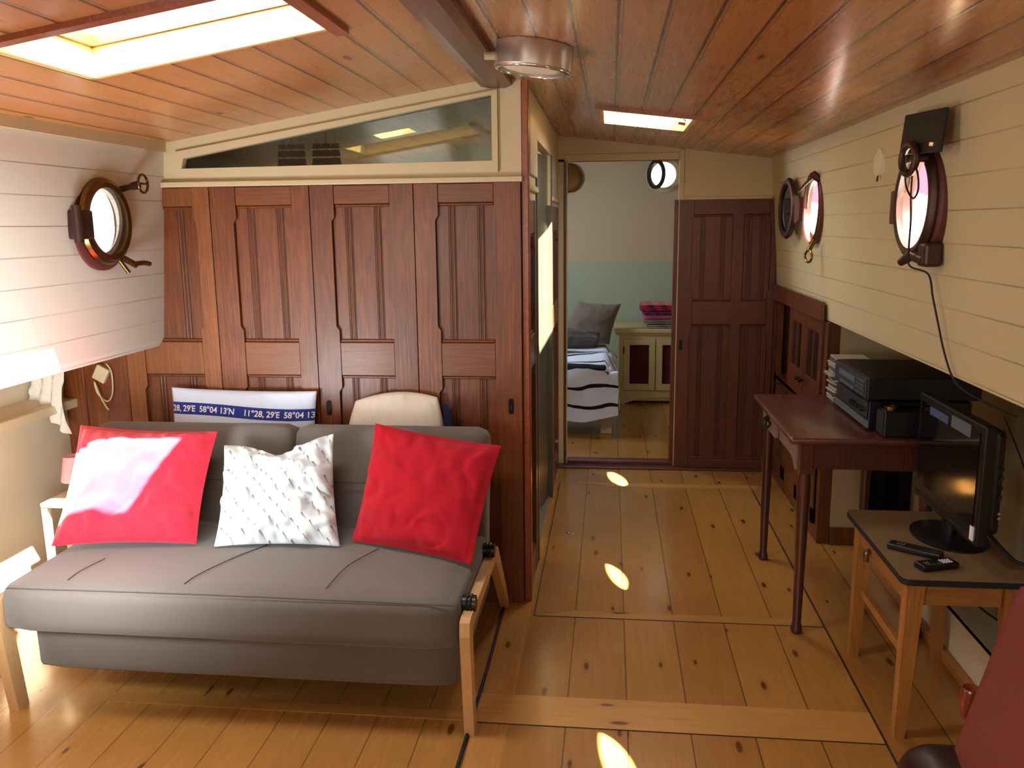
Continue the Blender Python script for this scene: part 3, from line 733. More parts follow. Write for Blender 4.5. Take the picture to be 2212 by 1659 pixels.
# ------------------------------------------------------------ pillows
def vv_(t): return max(0, min(1, (t+1)*.9))
def pillow(name, corners, thick, mat, label, flange=.0, ear=.10, wr=.010, n=52, seed=0, sag=0., tilt=0, group=None, crease=1.):
    BL, BR, TR, TL = [Vector(c) for c in corners]
    nrm = (BR-BL).cross(TL-BL).normalized()
    if nrm.y > 0: nrm = -nrm
    W = (BR-BL).length
    def base(u, v):
        s, t = 2*u-1, 2*v-1
        s2 = s*(1-ear*(1-t*t)); t2 = t*(1-ear*(1-s*s))
        uu, vv = (s2+1)/2, (t2+1)/2
        p = (BL*(1-uu)+BR*uu)*(1-vv)+(TL*(1-uu)+TR*uu)*vv
        if sag: p = p-(TL-BL).normalized()*sag*math.exp(-((s-.05)/.45)**2)*max(0, t)**2
        return p
    def hgt(u, v):
        k = 1-flange
        s, t = min(1, abs(2*u-1)/k), min(1, abs(2*v-1)/k)
        return thick*((1-s**2.4)*(1-t**2.4))**.5+.002
    def front(u, v, e=0):
        h = hgt(u, v); p = base(u, v)
        s, t = 2*u-1, 2*v-1
        q = Vector((u*3.2+seed, v*3.2, seed*1.7))
        w1 = noise.noise(q*1.3+Vector((noise.noise(q*2)*1.2, 0, 0)))
        w2 = noise.noise(Vector((u*9+seed, v*5+s*2, 3)))
        ed = max(abs(s), abs(t))
        d = wr*(w1*1.2+w2*.55*(.3+ed))*min(1, h/(thick*.35))
        cr_ = crease*wr*.6*max(0, 1-abs(noise.noise(q*1.15+Vector((4, s*.6, 0))))*9)*(.35+.65*max(abs(s), 1-vv_(t)))*min(1, h/(thick*.5))
        d -= cr_
        rip = wr*.5*math.sin((u+v*.6)*38+seed*3+w1*5)*max(0, ed-.55)*min(1, h/(thick*.3))
        return p+nrm*(h+d+rip+e)
    def back(u, v): return base(u, v)-nrm*hgt(u, v)*.55
    me = bpy.data.meshes.new(name); vs = []; fs = []; uv = []
    idx = {}
    for i in range(n+1):
        for j in range(n+1):
            idx[(i, j, 0)] = len(vs); vs.append(front(i/n, j/n)); uv.append((i/n, j/n))
    for i in range(n+1):
        for j in range(n+1):
            idx[(i, j, 1)] = len(vs); vs.append(back(i/n, j/n)); uv.append((i/n, j/n))
    for i in range(n):
        for j in range(n):
            fs.append((idx[i, j, 0], idx[i+1, j, 0], idx[i+1, j+1, 0], idx[i, j+1, 0]))
            fs.append((idx[i, j, 1], idx[i, j+1, 1], idx[i+1, j+1, 1], idx[i+1, j, 1]))
        for (a, b) in (((i, 0), (i+1, 0)), ((i+1, n), (i, n))):
            fs.append((idx[a[0], a[1], 0], idx[a[0], a[1], 1], idx[b[0], b[1], 1], idx[b[0], b[1], 0]))
        for (a, b) in (((0, i+1), (0, i)), ((n, i), (n, i+1))):
            fs.append((idx[a[0], a[1], 0], idx[a[0], a[1], 1], idx[b[0], b[1], 1], idx[b[0], b[1], 0]))
    ctr = (BL+BR)/2
    me.from_pydata([v-ctr for v in vs], [], fs); me.update()
    ul = me.uv_layers.new(name='UVMap')
    for lp in me.loops: ul.data[lp.index].uv = uv[lp.vertex_index]
    for p in me.polygons: p.use_smooth = True
    me.materials.append(mat)
    o = bpy.data.objects.new(name, me); COL.objects.link(o); o.location = ctr; WL[o.name] = ctr.copy()
    tagit(o, label, 'pillow', group)
    return o, front
pillow('throw_pillow', [(-1.965, 2.69, .492), (-1.455, 2.755, .492), (-1.455, 2.985, .848), (-2.010, 2.995, .862)], .085, M['red'],
       'large red throw pillow at the left end of the grey sofa, sunlit', flange=.05, ear=.05, seed=1, wr=.016)
pillow('throw_pillow', [(-1.385, 2.745, .488), (-.94, 2.79, .486), (-1.005, 2.975, .850), (-1.425, 2.965, .800)], .08, M['knit'],
       'white throw pillow with grey knit print in the middle of the sofa', flange=.02, ear=.055, seed=5, wr=.034, sag=.05)
pillow('throw_pillow', [(-.91, 2.84, .488), (-.452, 2.685, .478), (-.382, 2.965, .818), (-.845, 2.975, .892)], .08, M['redd'],
       'dark red throw pillow leaning at the right end of the sofa', flange=.05, ear=.04, seed=9, wr=.015)
o, fr_ = pillow('throw_pillow', [(-1.845, 3.34, .50), (-1.215, 3.34, .50), (-1.21, 3.395, .925), (-1.845, 3.395, .935)], .05, M['wht'],
       'pale blue-white oblong pillow with navy coordinates band behind the sofa back', ear=.03, seed=3, wr=.005, crease=0)
# navy band with lettering, both lie on the pillow front
ctr = WL[o.name]
def patch(fn, u0, u1, v0f, v1f, nu, nv, name, mat, par, e):
    m = MB(); g = []
    for i in range(nu+1):
        u = u0+(u1-u0)*i/nu
        g.append([m.b.verts.new(fn(u, v0f(u)+(v1f(u)-v0f(u))*j/nv, e)) for j in range(nv+1)])
    for i in range(nu):
        for j in range(nv): m.b.faces.new((g[i][j], g[i+1][j], g[i+1][j+1], g[i][j+1]))
    return m.out(name, mat, par, smooth=True)
vt = lambda u: .865-.03*u+.012*math.sin(u*6)
vb = lambda u: vt(u)-.115
patch(fr_, .0, 1., vb, vt, 60, 6, 'navy_band', M['navy'], o, .0012)
def text_bm(st):
    cu = bpy.data.curves.new('t', 'FONT'); cu.body = st; cu.size = 1; cu.offset = .018; cu.resolution_u = 3
    to = bpy.data.objects.new('t', cu); COL.objects.link(to); bpy.context.view_layer.update()
    me = bpy.data.meshes.new_from_object(to.evaluated_get(bpy.context.evaluated_depsgraph_get()))
    bpy.data.objects.remove(to)
    bm = bmesh.new(); bm.from_mesh(me); bpy.data.meshes.remove(me)
    bmesh.ops.remove_doubles(bm, verts=bm.verts, dist=1e-5)
    return bm
pre = ''
for word, gap in (("28, 29'E", '  '), ("58\u00b004 13'N", '    '), ("11\u00b028, 29'E", '  '), ("58\u00b004 13'N", '')):
    full = text_bm(pre+word); bm = text_bm(word)
    dx = max(v.co.x for v in full.verts)-max(v.co.x for v in bm.verts); full.free()
    pre += word+gap
    m = MB(); m.b.free(); m.b = bm
    for v in bm.verts:
        u = .012+(v.co.x+dx)*.0345/.635; kk = v.co.y*.0345/.42
        v.co = fr_(max(0, min(1, u)), (vt(u)+vb(u))/2-.028+kk, .0022)
    m.out('lettering', M['print'], o)
pillow('throw_pillow', [(-1.07, 3.34, .52), (-.69, 3.34, .52), (-.70, 3.395, .905), (-1.045, 3.395, .885)], .055, M['cream'],
       'cream cushion with rounded top behind the right half of the sofa back', ear=-.16, seed=12, wr=.004)
MB().xz([(-.672, .62), (-.632, .62), (-.640, .86), (-.652, .882), (-.668, .890)], 3.36, 3.385).out('scatter_cushion', M['navyd'], label='dark navy cushion edge beside the cream cushion behind the sofa', cat='pillow')

# ------------------------------------------------------------ port corner bits
st = thing('side_table', 'small white side table between sofa and left wall', 'table', (-2.12, 3.05, 0))
MB().box(-2.185, -2.065, 2.95, 3.22, .54, .558, .004).out('tabletop', M['white'], st)
for sx_, sy_ in ((-2.17, 2.965), (-2.08, 2.965), (-2.17, 3.20), (-2.08, 3.20)):
    MB().leg((sx_, sy_, 0), (sx_, sy_, .54), .018, .018, .024, .024).out('leg', M['white'], st)
t = thing('table_lamp', 'small lamp with pinkish pleated shade on the white side table', 'lamp', (-2.125, 3.1, .558))
MB().lathe((-2.125, 3.1, .559), (0, 0, 1), [(.035, 0), (.035, .008), (.008, .014), (.008, .07)], 20).out('base', M['white'], t, smooth='auto')
MB().lathe((-2.125, 3.1, .61), (0, 0, 1), [(.055, 0), (.038, .10)], 24).out('lamp_shade', plain('pink_shade', '#C98F92', .7), t, smooth='auto')
t = thing('charger', 'white plug adapter with looped cord in the left corner under the wall', 'charger', (-2.185, 3.43, .97))
MB().box(-.030, .030, -.014, .014, -.034, .034, .006, 2).xf(Matrix.Translation((-2.178, 3.428, .985)) @ Matrix.Rotation(.5, 4, 'Y')).out('adapter', M['white'], t)
MB().tube([(-2.15, 3.425, 1.03), (-2.13, 3.425, .99), (-2.135, 3.425, .90), (-2.16, 3.42, .865), (-2.20, 3.42, .90), (-2.21, 3.42, .95), (-2.19, 3.415, .90), (-2.165, 3.41, .85), (-2.15, 3.41, .83)], .0035, 8).out('cord', M['white'], t, smooth=True)
cw = MB(); g = []
for i in range(13):
    g.append([cw.b.verts.new((-2.42+i*.012+.01*noise.noise(Vector((i, j, 0))*.7), 3.30+.02*math.sin(i*1.7+j*.6), 1.03-j*.0145-i*.002*j*.6+.008*noise.noise(Vector((i*.6, j*.6, 2))))) for j in range(11)])
for i in range(12):
    for j in range(10): cw.b.faces.new((g[i][j], g[i+1][j], g[i+1][j+1], g[i][j+1]))
cw.out('crumpled_cloth', M['cream'], smooth=True, label='crumpled pale cloth tucked under the left wall ledge', cat='cloth')

# floor cable and floor fitting
MB().tube([(-.435, 3.405, .006), (-.432, 2.9, .006), (-.437, 2.5, .006), (-.442, 2.0, .006), (-.44, 1.2, .006)], .006, 8).out('floor_cable', M['blackm'], label='black cable running along the floor beside the sofa leg', cat='cable')
t = thing('floor_ring', 'small metal lift ring set in the floorboards', 'floor ring', (-.2, 4.29, 0))
MB().box(-.225, -.17, 4.27, 4.30, 0, .003, .001).out('plate', M['steel'], t)
MB().torus((-.203, 4.285, .006), (0, .3, 1), .011, .003, 20, 8).out('ring', M['chrome'], t, smooth=True)

# ------------------------------------------------------------ desk
dk = thing('writing_desk', 'dark wooden writing desk with turned legs holding the stereo', 'desk', (.96, 3.64, 0))
MB().box(.678, 1.24, 3.215, 4.075, .776, .802, .009, 3).out('desktop', M['desk'], dk, smooth='auto')
for lx in (.745, 1.195):
    for ly in (3.262, 4.02):
        m = MB().box(lx-.024, lx+.024, ly-.024, ly+.024, .655, .776, .002)
        m.lathe((lx, ly, 0), (0, 0, 1), [(.016, 0), (.021, .004), (.023, .02), (.019, .035), (.0165, .045), (.024, .5), (.0255, .62), (.022, .64), (.024, .657)], 24)
        m.out('leg', M['deskl'], dk, smooth='auto')
MB().yz([(3.286, .776), (3.996, .776), (3.996, .70), (3.95, .715), (3.90, .76), (3.60, .76), (3.60, .70), (3.36, .70), (3.33, .69), (3.286, .66)], .712, .732).out('apron', M['deskf'], dk)
m = MB().box(.769, 1.171, 3.246, 3.270, .675, .776).box(.769, 1.171, 4.008, 4.032, .675, .776).box(1.19, 1.212, 3.286, 3.996, .675, .776)
m.out('apron', M['deskl'], dk)
dr = MB().box(.704, .722, 3.66, 3.93, .69, .768, .002).box(.722, 1.1, 3.68, 3.91, .70, .765).out('drawer', M['deskf'], dk)
MB().tube([(.698, 3.80, .765), (.690, 3.80, .735), (.692, 3.80, .70)], .004, 8, 1).tube([(.700, 3.85, .738), (.690, 3.865, .722), (.684, 3.80, .706), (.690, 3.735, .722), (.700, 3.75, .738)], .005, 8).lathe((.704, 3.80, .742), (-1, 0, 0), [(.018, 0), (.014, .006), (.005, .012)], 16).out('drop_handle', M['iron'], dr, smooth='auto')

# ------------------------------------------------------------ stereo on desk
t = thing('amplifier', 'black lower hi-fi amplifier on the desk under the cassette deck', 'stereo', (1.19, 3.585, .802))
MB().box(.995, 1.37, 3.36, 3.82, .812, .915, .003).box(1.0, 1.03, 3.38, 3.42, .802, .812).box(1.0, 1.03, 3.76, 3.80, .802, .812).box(1.32, 1.35, 3.38, 3.42, .802, .812).box(1.32, 1.35, 3.76, 3.80, .802, .812).out('case', M['black'], t)
MB().box(.985, .996, 3.35, 3.83, .812, .84, .002).out('front_rail', M['lcd'], t)
MB().box(.988, .996, 3.37, 3.81, .845, .91, .002).out('faceplate', plain('smoked_panel', '#23262B', .25), t)
for k in range(4): MB().frust((.988, 3.42+k*.045, .875), (.972, 3.42+k*.045, .875), .011, .010, 16).out('knob', M['black'], t, smooth='auto')
t = thing('cassette_deck', 'black cassette deck with grey display on top of the amplifier', 'stereo', (1.19, 3.585, .916))
MB().box(.985, 1.40, 3.355, 3.82, .922, 1.008, .003).box(.99, 1.03, 3.38, 3.42, .9155, .923).box(.99, 1.03, 3.76, 3.80, .9155, .923).box(1.33, 1.36, 3.38, 3.42, .9155, .923).out('case', M['black'], t)
MB().box(.977, .986, 3.36, 3.815, .925, 1.005, .002).out('faceplate', plain('graphite_panel', '#2A2C30', .3), t)
MB().box(.974, .978, 3.51, 3.74, .962, .985).out('display', M['lcd'], t)
for k in range(4): MB().box(.972, .978, 3.375, 3.48, .935+k*.016, .944+k*.016, .001).out('button', plain('button_grey', '#4A4B50', .35), t)
for k in range(6): MB().box(.973, .978, 3.52+k*.035, 3.545+k*.035, .932, .944, .001).out('button', M['lcd'], t)
sp_ = thing('loudspeaker', 'small black loudspeaker at the front corner of the desk', 'speaker', (1.09, 3.29, .802))
MB().box(1.02, 1.20, 3.245, 3.335, .803, .902, .004).out('case', M['black'], sp_)
MB().box(1.014, 1.021, 3.252, 3.328, .81, .895, .002).out('grille', M['blackm'], sp_)
MB().lathe((1.055, 3.29, .9025), (0, 0, 1), [(.020, 0), (.026, 0), (.026, .012), (.020, .012)], 28, True).out('brass_ring', M['brass'], smooth='auto', label='small shiny brass ring lying on the black loudspeaker', cat='ring')
z = .8025
cdsrc = None
for k in range(17):
    th = .0102; dy = random.uniform(-.004, .004); rz = random.uniform(-.10, .10); dx = random.uniform(-.005, .005)
    if k == 10: dx = -.02
    m = MB().box(-.07, .07, -.062, .062, 0, th*.9, .0008)
    o = m.out('disc_case', M['cdw'] if k % 3 else M['cdb'], label='thin disc case in the stack between the stereo and the cabinet', cat='disc case', group='disc cases stacked on the desk')
    o.location = (1.055+dx, 3.905+dy, z); o.rotation_euler = (0, 0, rz); z += th+.002
    if k < 16:
        pass
# ------------------------------------------------------------ cabinet under the wall, with glazed doors
cb = thing('glazed_cabinet', 'dark wooden cabinet with small glass doors under the right wall', 'cabinet', (1.08, 4.9, 0))
X = 1.045
m = MB().box(X, X+.06, 4.25, 4.31, 0, 1.12, .003).box(X, X+.03, 4.31, 5.55, 0, .08).box(X, X+.03, 5.48, 5.54, 0, 1.12).box(X, X+.03, 4.31, 5.55, .60, .66).box(X+.19, X+.2, 4.3, 5.54, 0, 1.1).box(X, X+.2, 4.31, 5.54, .63, .65)
m.out('carcass', M['dky'], cb)
MB().box(1.016, 1.034, 4.285, 5.56, 1.12, 1.215, .003).out('fascia', M['dky'], cb)
for i, (a, b) in enumerate(((4.32, 4.70), (4.71, 5.09))):
    m = MB().box(X-.012, X+.006, a, a+.055, .66, 1.118, .002).box(X-.012, X+.006, b-.055, b, .66, 1.118, .002).box(X-.012, X+.006, a+.055, b-.055, 1.05, 1.118, .002).box(X-.012, X+.006, a+.055, b-.055, .66, .80, .002)
    m.box(X-.008, X+.004, (a+b)/2-.008, (a+b)/2+.008, .80, 1.05)
    dd = m.out('door', M['dky'], cb)
    MB().box(X-.002, X+.001, a+.055, b-.055, .80, 1.05).out('glass_pane', M['glassd'], dd)
    MB().lathe((X-.012, b-.03 if i == 0 else a+.03, .76), (-1, 0, 0), [(.006, 0), (.006, .012), (.013, .018), (.011, .028), (0, .03)], 16).out('knob', M['iron'], dd, smooth='auto')
for a, b in ((4.32, 4.70), (4.71, 5.09), (5.10, 5.47)):
    m = MB().box(X-.012, X+.006, a, a+.05, .08, .60, .002).box(X-.012, X+.006, b-.05, b, .08, .60, .002).box(X-.012, X+.006, a, b, .52, .60, .002).box(X-.012, X+.006, a, b, .08, .16, .002).box(X-.004, X+.004, a, b, .10, .58)
    m.out('door', M['dky'], cb)
# clock inside the open niche
t = thing('white_radio', 'pale object with dark window standing in the open niche of the cabinet', 'radio', (1.15, 5.28, .66))
MB().box(1.10, 1.225, 5.18, 5.38, .661, .98, .02, 3).out('body', M['white'], t)
MB().box(1.092, 1.101, 5.21, 5.35, .72, .90, .004).out('window', M['black'], t)

# cross wall beside cabinet
m = MB().box(1.105, 1.24, 4.25, 4.29, .09, .42).box(1.105, 1.68, 4.25, 4.29, .42, 1.14).box(1.50, 1.68, 4.25, 4.29, 0, .42)
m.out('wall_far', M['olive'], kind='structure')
MB().box(1.105, 1.24, 4.235, 4.29, 0, .09, .003).box(1.24, 1.272, 4.235, 4.29, 0, .42, .003).box(1.272, 1.5, 4.235, 4.29, .39, .42).out('trim_19', M['dky'], kind='structure')
MB().box(1.1, 1.72, 5.6, 5.65, 0, 1.25).out('wall_far', M['dkd'], kind='structure')
MB().box(1.26, 1.60, 4.60, 4.62, 0, .5).out('wall_far', M['bead'], kind='structure')  # dark sheet closing the opening, its shade put into the colour
MB().box(1.30, 1.42, 4.42, 4.55, .02, .34, .01).out('storage_box', M['blackm'], label='dark box deep inside the opening behind the desk', cat='box')

# ------------------------------------------------------------ television table
tt = thing('side_table', 'small pine table with black-edged laminate top carrying the television', 'table', (1.07, 2.88, 0))
x0, x1, y0, y1 = .886, 1.285, 2.548, 3.195
def rr(x0, x1, y0, y1, r, n=5):
    P = []
    for cx, cy, a in ((x1-r, y1-r, 0), (x0+r, y1-r, 90), (x0+r, y0+r, 180), (x1-r, y0+r, 270)):
        for k in range(n+1):
            t_ = math.radians(a+90*k/n); P.append((cx+r*math.cos(t_), cy+r*math.sin(t_)))
    return P
MB().xy(rr(x0, x1, y0, y1, .025), .515, .534).out('edge_band', M['blackm'], tt)
MB().xy(rr(x0+.002, x1-.002, y0+.002, y1-.002, .024), .530, .536).out('tabletop', M['lam'], tt)
for lx, ly, fx, fy in ((.935, 2.595, .915, 2.578), (1.215, 2.595, 1.232, 2.578), (.935, 3.12, .918, 3.10), (1.205, 3.12, 1.21, 3.085)):
    MB().leg((fx, fy, 0), (lx, ly, .515), .032, .032, .052, .052).out('leg', M['pine'], tt)
MB().box(.961, 1.189, 2.583, 2.603, .44, .515, .001).out('apron', M['pineh'], tt)
MB().box(.961, 1.18, 3.11, 3.13, .44, .515, .001).out('apron', M['pineh'], tt)
ps_ = wood('table_pine_side', '#8E5A28', '#B37A3C', 'y', 'z', None, rough=.45)
MB().box(.922, .942, 2.62, 3.095, .43, .515, .001).out('apron', ps_, tt)
MB().box(1.205, 1.225, 2.62, 3.095, .44, .515, .001).out('apron', ps_, tt)
MB().tube([(.915, 2.98, .455), (.905, 2.975, .452), (.903, 2.97, .42)], .010, 10).out('knob', M['dky'], tt)
MB().box(.93, .95, 2.62, 3.09, .235, .262, .002).out('stretcher', M['pine'], tt)

# television
tv = thing('television', 'black flat television standing on the pine table', 'television', (1.17, 2.9, .536))
Mt = Matrix.Translation((1.125, 2.9, 0)) @ Matrix.Rotation(math.radians(0), 4, 'Z') @ Matrix.Translation((-1.125, -2.9, 0))
MB().box(1.115, 1.150, 2.625, 3.175, .612, .992, .006, 2).box(1.150, 1.195, 2.65, 3.15, .64, .975, .02, 2).xf(Mt).out('casing', M['black'], tv)
MB().box(1.1125, 1.1155, 2.655, 3.145, .672, .965).xf(Mt).out('screen', M['screen'], tv)
MB().box(1.112, 1.115, 2.655, 3.145, .628, .640).xf(Mt).out('speaker_strip', M['blackm'], tv)
MB().lathe((1.155, 2.93, .536), (0, 0, 1), [(.0, 0), (.15, 0), (.15, .006), (.12, .013), (.03, .016), (.03, .03), (.028, .085), (0, .085)], 40).xf(Matrix.Translation((1.155, 2.93, 0)) @ Matrix.Diagonal((.78, 1.05, 1, 1)) @ Matrix.Translation((-1.155, -2.93, 0))).out('stand', M['black'], tv, smooth='auto')
MB().box(1.1105, 1.1155, 2.642, 2.664, .628, .672).xf(Mt).out('sticker_and_reflection', M['print'], tv)
for zz in (.70, .715): MB().lathe((1.185, 2.6499, zz), (0, -1, 0), [(.004, 0), (.004, .003), (.002, .003)], 16).xf(Mt).out('socket', M['steel'], tv)
for zz in (.76, .79, .82, .85): MB().box(1.178, 1.190, 2.6475, 2.651, zz, zz+.012, .001).xf(Mt).out('button', plain('tv_button', '#1C1C1E', .3), tv)
# reflections at the top of the screen, put in as coloured patches
MB().box(1.1105, 1.1135, 2.90, 3.06, .935, .962).xf(Mt).out('sticker_and_reflection', M['bluef'], tv, label='blue reflection strip')
MB().box(1.1105, 1.1135, 2.72, 2.87, .935, .975).xf(Mt).out('sticker_and_reflection', M['lcd'], tv, label='grey reflection corner')

# remotes
def remote(name, a, b, w, h, label, dots):
    a = Vector(a); b = Vector(b); d = (b-a); L = d.length; ang = math.atan2(d.y, d.x)
    o = thing(name, label, 'remote control', a)
    Mr = Matrix.Translation(a) @ Matrix.Rotation(ang, 4, 'Z') @ Matrix.Rotation(-math.asin(d.z/L), 4, 'Y')
    MB().box(0, L, -w/2, w/2, 0, h, .005, 3).xf(Mr).out('body', M['black'], o, smooth='auto')
    for (p, q, mt, nx, ny, r) in dots:
        for i in range(nx):
            for j in range(ny):
                MB().lathe((p+i*.0095, q+j*.0095, h-.0005), (0, 0, 1), [(r, 0), (r, .002), (r*.6, .0028)], 10).xf(Mr).out('button', mt, o)
    return o
remote('remote_control', (.955, 2.625, .537), (1.075, 2.665, .537), .05, .02, 'nearer remote control with white number buttons on the pine table', [(.078, -.0125, M['print'], 4, 3, .0033), (.02, -.01, M['lcd'], 2, 2, .003)])
remote('remote_control', (.925, 2.815, .537), (1.06, 2.72, .537), .045, .02, 'farther black remote control lying diagonally on the pine table', [(.03, -.008, M['lcd'], 3, 2, .003)])
# cables and box on the low ledge
MB().tube([(1.20, 2.75, .62), (1.25, 2.67, .56), (1.29, 2.62, .55), (1.32, 2.57, .46), (1.33, 2.5, .3)], .006, 8).out('power_cable', M['blackm'], label='black power cable leaving the back of the television', cat='cable')
MB().tube([(1.235, 2.79, .99), (1.30, 2.74, .8), (1.31, 2.66, .6), (1.315, 2.60, .45)], .0025, 6).out('aerial_cable', M['blackm'], label='thin cable hanging behind the television down the wall', cat='cable')
t = thing('network_box', 'black box with cables on the white ledge under the pine table', 'box', (1.42, 2.78, .206))
MB().box(1.34, 1.48, 2.55, 2.90, .207, .262, .006, 2).out('case', M['black'], t)
MB().tube([(1.40, 2.90, .24), (1.36, 3.0, .26), (1.32, 3.08, .30), (1.36, 2.98, .34), (1.42, 2.9, .33), (1.46, 2.8, .28)], .004, 8).tube([(1.36, 2.90, .23), (1.33, 3.05, .23), (1.30, 3.1, .28), (1.34, 3.1, .36)], .004, 8).out('cord', M['blackm'], t)

# ------------------------------------------------------------ leather armchair, lower right corner
ac = thing('leather_armchair', 'oxblood leather armchair partly in frame at the lower right corner', 'armchair', (1.0, 1.75, 0))
Ma = Matrix.Translation((.765, 1.80, .30)) @ Matrix.Rotation(math.radians(14), 4, 'Y') @ Matrix.Rotation(math.radians(-12), 4, 'Z')
cushion(0, .07, -.36, .16, -.04, .52, .03, M_=Ma, nzs=.004).out('backrest', M['leather'], ac, smooth=True)
MB().tube([Ma @ Vector(p) for p in ((.035, .165, -.02), (.035, .168, .2), (.035, .165, .47), (.035, .12, .52), (.035, 0, .525), (.035, -.3, .525))], .008, 8).out('piping', M['leatherd'], ac, smooth=True)
cushion(.69, .94, 1.42, 2.0, .18, .372, .08, M_=None, dome=.02).out('seat', M['leatherd'], ac, smooth=True)
m = MB().lathe((.885, 2.03, .40), (0, 0, 1), [(.020, 0), (.024, .01), (.024, .07), (.020, .078), (.012, .074), (0, .070)], 24)
m.out('arm_post', plain('red_varnished_wood', '#7A2E1C', .25, coat=.4), ac, smooth='auto')
for p, q in (((.62, 1.45, 0), (.65, 1.48, .18)), ((.62, 1.94, 0), (.65, 1.91, .18)), ((1.02, 1.45, 0), (.95, 1.48, .18))):
    MB().frust(p, q, .012, .014).out('leg', M['chrome'], ac, smooth='auto')
MB().frust((.90, 2.045, 0), (.886, 2.03, .41), .009, .009).out('leg', M['white'], ac, smooth='auto')

# ------------------------------------------------------------ bedroom
bd = thing('bed', 'white bed with black and white striped duvet seen through the doorway', 'bed', (-.35, 7.1, 0))
m = MB(); nx, ny = 30, 46
def duv(i, j):
    u, v = i/nx, j/ny
    x = -.95+1.02*u
    if v < .42:
        k = v/.42; y = 6.36+.10*(k)+.02*math.sin(u*14+k*2); zz = .15+.03*math.sin(u*7)+k*(.34)
    elif v < .5:
        k = (v-.42)/.08; y = 6.46+.07*(1-math.cos(k*PI/2)); zz = .49+.055*math.sin(k*PI/2)
    else:
        k = (v-.5)/.5; y = 6.53+k*1.0; zz = .545+.02*math.sin(k*9+u*5)
    if u > .90: zz -= (u-.90)/.1*.12 if v > .42 else 0
    if u > .93 and v < .42: x -= .0
    n_ = noise.noise(Vector((u*5, v*7, 1)))*.02
    return (x+n_*.5, y+n_, zz+n_*.6)
g = [[m.b.verts.new(duv(i, j)) for j in range(ny+1)] for i in range(nx+1)]
for i in range(nx):
    for j in range(ny): m.b.faces.new((g[i][j], g[i+1][j], g[i+1][j+1], g[i][j+1]))
last = [m.b.verts.new((g[nx][j].co.x+.01, max(6.42, g[nx][j].co.y), min(.2, g[nx][j].co.z)-.02)) for j in range(ny+1)]
for j in range(int(ny*.42), ny): m.b.faces.new((g[nx][j], last[j], last[j+1], g[nx][j+1]))
m.out('duvet', M['stripe'], bd, smooth=True)
MB().box(-.95, .03, 6.50, 7.55, .30, .50, .04, 3).out('mattress', M['wht'], bd, smooth='auto')
MB().box(-.95, .04, 6.47, 7.56, .20, .30, .005).out('bed_frame', M['white'], bd)
for lx, ly in ((-.02, 6.52), (-.02, 7.5), (-.9, 6.52)): MB().box(lx-.045, lx+.045, ly-.04, ly+.04, 0, .2, .004).out('leg', M['white'], bd)
pillow('bed_pillow', [(-.52, 7.35, .55), (.0, 7.40, .57), (.10, 7.62, .90), (-.27, 7.55, .93)], .09, M['pgrey'], 'large taupe pillow standing at the head of the striped bed', flange=.03, ear=.06, seed=21, wr=.01, n=24)
pillow('bed_pillow', [(-.50, 6.93, .60), (-.10, 6.97, .60), (-.08, 7.17, .70), (-.42, 7.12, .74)], .05, M['pdark'], 'small charcoal pillow lying in front of the taupe pillow on the bed', ear=-.04, seed=25, wr=.012, n=20)
ch = thing('cupboard', 'cream painted cupboard with two curtained glass doors in the bedroom', 'cupboard', (.50, 7.8, 0))
cyf = 7.62
MB().box(.045, 1.0, cyf-.02, 8.2, .64, .675, .006, 2).box(.06, 1.0, cyf-.01, 8.19, .622, .64, .003).out('top', M['chest'], ch)
m = MB().box(.085, .13, cyf, 8.2, .03, .622, .003).box(.13, .99, cyf+.01, cyf+.03, .03, .12, .0).box(.13, .99, 8.15, 8.2, .03, .62).box(.13, .99, cyf, cyf+.03, .59, .622)
m.xz([(.085, .12), (.99, .12), (.99, 0), (.90, .0), (.80, .045), (.5, .065), (.25, .045), (.13, 0), (.085, 0)], cyf-.002, cyf+.01)
m.out('carcass', M['chest'], ch)
for a, b in ((.125, .405), (.412, .69)):
    m = MB().box(a, a+.055, cyf-.012, cyf+.01, .125, .588, .003).box(b-.055, b, cyf-.012, cyf+.01, .125, .588, .003).box(a+.05, b-.05, cyf-.012, cyf+.01, .535, .588, .003).box(a+.05, b-.05, cyf-.012, cyf+.01, .125, .185, .003)
    q = m.out('door', M['chest'], ch)
    MB().box(a+.05, b-.05, cyf+.004, cyf+.008, .185, .54).box(a+.05, b-.05, cyf-.001, cyf+.006, .345, .352).out('curtain', M['curt'], q)
    if a < .2:
        MB().lathe((b-.02, cyf-.012, .36), (0, -1, 0), [(.008, 0), (.006, .01), (.010, .018), (0, .02)], 12).out('knob', M['chest'], q)
        MB().box(a-.004, a+.008, cyf-.016, cyf-.010, .46, .52).out('hinge', M['iron'], q)
zz = .677
for k, (mt, th, nm, x0, lab) in enumerate((('b5', .032, 'folded_blanket', .335, 'grey folded blanket at the bottom of the pile on the cupboard'), ('b4', .040, 'folded_blanket', .30, 'tan folded blanket in the pile on the cupboard above the grey one'), ('b3', .030, 'folded_blanket', .30, 'bright pink folded blanket in the middle of the pile on the cupboard'), ('b2', .028, 'folded_blanket', .29, 'dark plum folded blanket under the red plaid on the cupboard'), ('b1', .055, 'folded_blanket', .27, 'red plaid folded blanket on top of the pile on the cupboard'))):
    m = MB()
    nl = 3 if th > .035 else 2
    for l in range(nl):
        a = th/nl
        m.b  # folded layers with rounded outer edge
        c = cushion(x0+.004*math.sin(k*3+l), .80, cyf+.05, 8.05, zz+l*a, zz+(l+1)*a-.0008, a*.45, nzs=.004)
        me = bpy.data.meshes.new('x'); c.b.to_mesh(me); c.b.free(); m.b.from_mesh(me); bpy.data.meshes.remove(me)
    m.out(nm, M[mt], smooth=True, label=lab, cat='blanket', group='blankets folded on the cupboard')
    zz += th+.006

